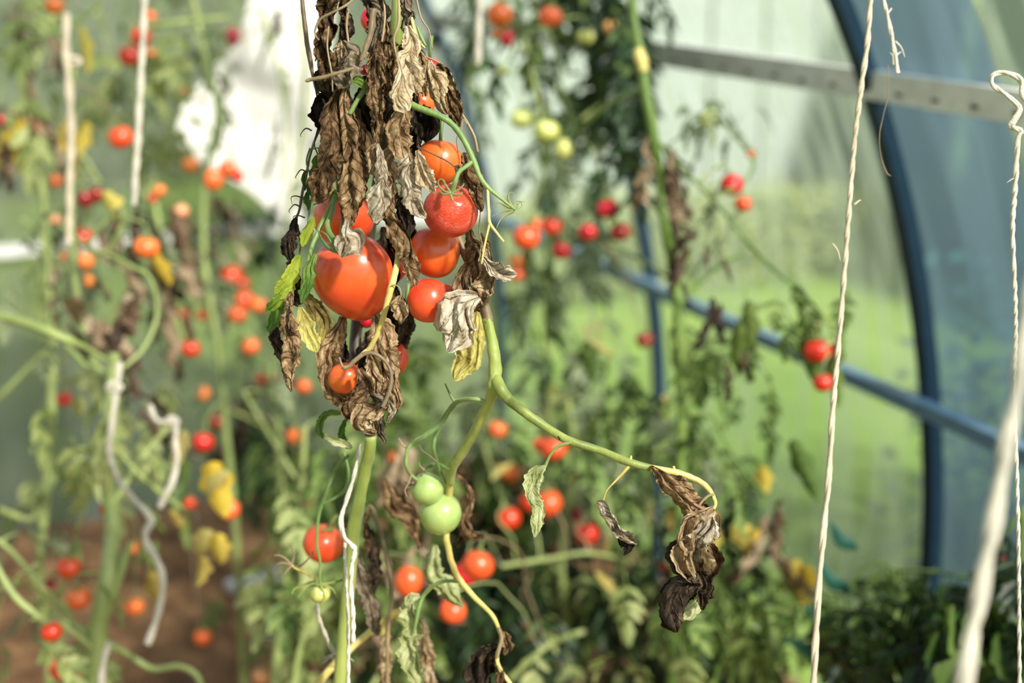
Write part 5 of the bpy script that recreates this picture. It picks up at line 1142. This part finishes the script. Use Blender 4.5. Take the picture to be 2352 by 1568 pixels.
# ------------------------------------------------------------ twine
def twine(label, pts, d, mat='twine', fr=(), n=None, group=None, knots=()):
    pth = world_path(pts, d, n or max(40, len(pts) * 9))
    # two plies wound round one another
    parts = []
    for ply in (0, math.pi):
        V = []; dist = 0
        for i, (p, wd) in enumerate(pth):
            if i: dist += (p - pth[i - 1][0]).length
            T_ = (pth[min(i + 1, len(pth) - 1)][0] - pth[max(i - 1, 0)][0]).normalized(); N = T_.orthogonal().normalized(); B = T_.cross(N)
            V.append((p, wd))
        fine = []
        m = len(V)
        for i in range((m - 1) * 3 + 1):
            j = min(i // 3, m - 2); f = i / 3 - j; p = V[j][0].lerp(V[j + 1][0], f); wd = V[j][1] * (1 - f) + V[j + 1][1] * f
            fine.append((p, wd))
        out = []; dist = 0; N = None
        for i, (p, wd) in enumerate(fine):
            if i: dist += (p - fine[i - 1][0]).length
            T_ = (fine[min(i + 1, len(fine) - 1)][0] - fine[max(i - 1, 0)][0]).normalized()
            if N is None: N = T_.orthogonal().normalized()
            N = (N - T_ * N.dot(T_)).normalized(); B = T_.cross(N); a = ply + dist / wd * .8
            out.append((p + (N * math.cos(a) + B * math.sin(a)) * wd * .16, wd * .7))
        parts.append(tube_geo(out, 6, .25, ply))
    v, f = join_geo(parts)
    root = mesh_obj('twine', v, f, M[mat]); tag(root, label, 'twine', group)
    for k_, (x, y, dd, r) in enumerate(knots):
        q = [(x + r * math.cos(a) * (1 + .2 * math.sin(a * 3)), y + r * .6 * math.sin(a), 7 if r < 12 else 11, dd - .003 * math.sin(a * 2)) for a in [i * .7 for i in range(16)]]
        tube('knot', q, dd, M[mat], root, n=40)
    for (x0, y0, x1, y1, dd) in fr:
        tube('frayed_end', [(x0, y0, 5), ((x0 + x1) / 2 + 3, (y0 + y1) / 2 - 4, 4), (x1, y1, 1.5)], dd, M[mat], root, n=8, sides=5)
    return root
def tight(label, pts, *a, **k): return twine(label, pts, *a, **k)
tight('long taut white twine running down past the creased red tomato before the right wall', [(2002, -40, 14), (1992, 100, 14), (1978, 200, 14), (1962, 330, 13), (1950, 480, 13), (1938, 640, 13), (1925, 800, 14), (1912, 950, 14), (1903, 1100, 15), (1888, 1250, 16), (1877, 1400, 17), (1866, 1620, 18)], 1.34, 'twine_tan', fr=((1962, 470, 1978, 460, 1.34), (1912, 560, 1930, 600, 1.34)))
tight('short frayed white twine end hanging in front of the galvanised profile', [(2022, -40, 9), (2032, 10, 10), (2041, 50, 11), (2050, 95, 12), (2056, 130, 12), (2062, 168, 13)], 1.36, fr=((2040, 30, 2048, 18, 1.36), (2056, 95, 2078, 132, 1.36), (2056, 130, 2070, 120, 1.36), (2052, 150, 2044, 120, 1.36)))
tight('knotted white twine with open loop at the right edge, thinning downwards', [(2380, 250, 16), (2350, 220, 16), (2345, 185, 15), (2315, 168, 14), (2282, 172, 13), (2280, 195, 13), (2312, 218, 12), (2342, 248, 14), (2330, 275, 16), (2322, 290, 16), (2345, 302, 14), (2337, 325, 14), (2332, 420, 14), (2326, 520, 12), (2330, 640, 12), (2333, 760, 11), (2330, 900, 10), (2336, 1100, 10), (2340, 1300, 10), (2342, 1600, 10)], 1.22, n=150, fr=((2332, 410, 2312, 420, 1.22),))
tight('thick out of focus white twine slanting down at the right, nearest the camera', [(2372, 620, 26), (2352, 760, 32), (2336, 900, 38), (2315, 1000, 40), (2290, 1150, 42), (2262, 1300, 42), (2235, 1440, 42), (2205, 1620, 44)], .78, 'twine', n=60)
tight('straight white twine left of the white cloth, ending at dead leaves', [(332, -30, 17), (328, 90, 17), (322, 200, 17), (316, 330, 17), (311, 400, 16), (308, 470, 16)], 1.95, 'twine')
tight('pale blurred twine nearest the left edge, with a short tied end', [(152, 30, 20), (152, 120, 20), (158, 200, 20), (163, 300, 20), (160, 420, 18), (158, 560, 16)], 2.1, 'twine_tan', knots=((170, 140, 2.1, 14),))
tight('pale blurred twine right of the leaf bundle beside the topmost red tomato', [(1103, -30, 18), (1100, 60, 18), (1097, 150, 16)], 2.1, 'twine')
tight('white twine tied with a loop round the thick green stem', [(274, 830, 15), (270, 880, 15), (262, 930, 16), (256, 980, 17), (250, 1030, 16), (256, 1060, 14), (272, 1100, 12), (290, 1125, 12)], 1.96, 'twine', knots=((262, 888, 1.96, 16),))
tight('wavy slack white twine hanging in front of the brown soil', [(290, 1125, 11), (312, 1150, 13), (340, 1180, 16), (347, 1200, 18), (334, 1222, 19), (338, 1250, 18), (360, 1285, 18), (372, 1320, 18), (373, 1360, 18), (362, 1410, 18), (350, 1450, 18), (338, 1478, 18)], 1.94, 'twine', n=90)
tight('white twine with a bulky knot above the large yellow leaf', [(345, 930, 12), (358, 965, 14), (385, 968, 16), (402, 975, 16), (403, 1020, 15), (406, 1060, 15), (396, 1105, 16), (378, 1140, 17), (366, 1165, 15)], 1.97, 'twine', knots=((395, 966, 1.97, 13),))
tight('white twine end beside the foot of the thick green stem', [(250, 1475, 13), (240, 1510, 15), (234, 1550, 16), (228, 1610, 16)], 1.9, 'twine')
tight('white twine twisted round the main stem and running straight down', [(826, 1020, 10, 1.34), (820, 1060, 10, 1.33), (808, 1110, 11, 1.33), (792, 1160, 12, 1.33), (783, 1195, 13, 1.33), (790, 1232, 14, 1.33), (806, 1250, 15, 1.33), (815, 1264, 13, 1.33), (808, 1300, 12, 1.33), (806, 1353, 12, 1.33), (811, 1409, 12, 1.33), (811, 1475, 11, 1.33)], 1.33, 'twine', n=90)
tight('thinner second strand of white twine behind the twisted one', [(795, 1235, 8), (792, 1260, 8), (794, 1325, 8), (798, 1395, 8), (800, 1465, 9), (800, 1620, 9)], 1.345, 'twine')
tight('short white twine tied round the slanting yellow branch', [(728, 1388, 10, 1.40), (733, 1420, 10, 1.41), (745, 1452, 10, 1.42), (757, 1480, 11, 1.43), (770, 1504, 11, 1.44)], 1.43, 'twine', fr=((768, 1504, 740, 1524, 1.44), (768, 1504, 744, 1512, 1.44), (775, 1506, 812, 1518, 1.44), (775, 1504, 805, 1500, 1.44)), knots=((772, 1506, 1.435, 10),))
dead = tube('dry_tendril', [(2040, 150, 2), (2040, 215, 2), (2030, 260, 2.5), (2020, 310, 2.5), (2024, 360, 2.5), (2036, 396, 5), (2046, 404, 2)], 1.36, M['s_brown'], None); tag(dead, 'thin dry brown tendril dangling under the short frayed twine end', 'tendril')

# ------------------------------------------------------------ white cloth, soil scrap
rows = [(-90, 560, 770), (0, 570, 768), (100, 545, 760), (180, 470, 752), (250, 415, 745), (320, 400, 738), (380, 470, 722), (440, 575, 712), (500, 640, 705), (540, 660, 700)]
V, Fc = [], []
nr, ncol = 60, 44
for i in range(nr + 1):
    t = i / nr * (len(rows) - 1); j = min(int(t), len(rows) - 2); f = t - j
    y = rows[j][0] * (1 - f) + rows[j + 1][0] * f; xl = rows[j][1] * (1 - f) + rows[j + 1][1] * f; xr = rows[j][2] * (1 - f) + rows[j + 1][2] * f
    for q in range(ncol + 1):
        u = q / ncol; x = xl + (xr - xl) * u
        p = PY(x, y, 3.62); s = noise.noise(Vector((p.x * 9, p.z * 1.6, 0))) * .05 + noise.noise(Vector((p.x * 30, p.z * 14, 4))) * .012
        V.append(p + Vector((0, s, 0)))
for i in range(nr):
    for q in range(ncol): a = i * (ncol + 1) + q; Fc.append((a, a + 1, a + ncol + 2, a + ncol + 1))
cl = mesh_obj('cloth', V, Fc, M['white_cloth']); md = cl.modifiers.new('thickness', 'SOLIDIFY'); md.thickness = .002
tag(cl, 'bright white woven cloth draped before the far gable wall', 'cloth')
p = PC(590, 1202, 3.5); p.z = .05
v, f = box_geo(p, Vector((.075, .01, 0)), Vector((-.01, .03, 0)), Vector((0, 0, .012)))
V2 = [a + Vector((noise.noise(a * 30) * .01, 0, noise.noise(a * 22) * .01)) for a in v]
sc_ = mesh_obj('plastic_tray', V2, f, M['white_plastic'], smooth=False); bv = sc_.modifiers.new('b', 'BEVEL'); bv.width = .004
tag(sc_, 'small white plastic piece lying at the far edge of the brown soil', 'tray')
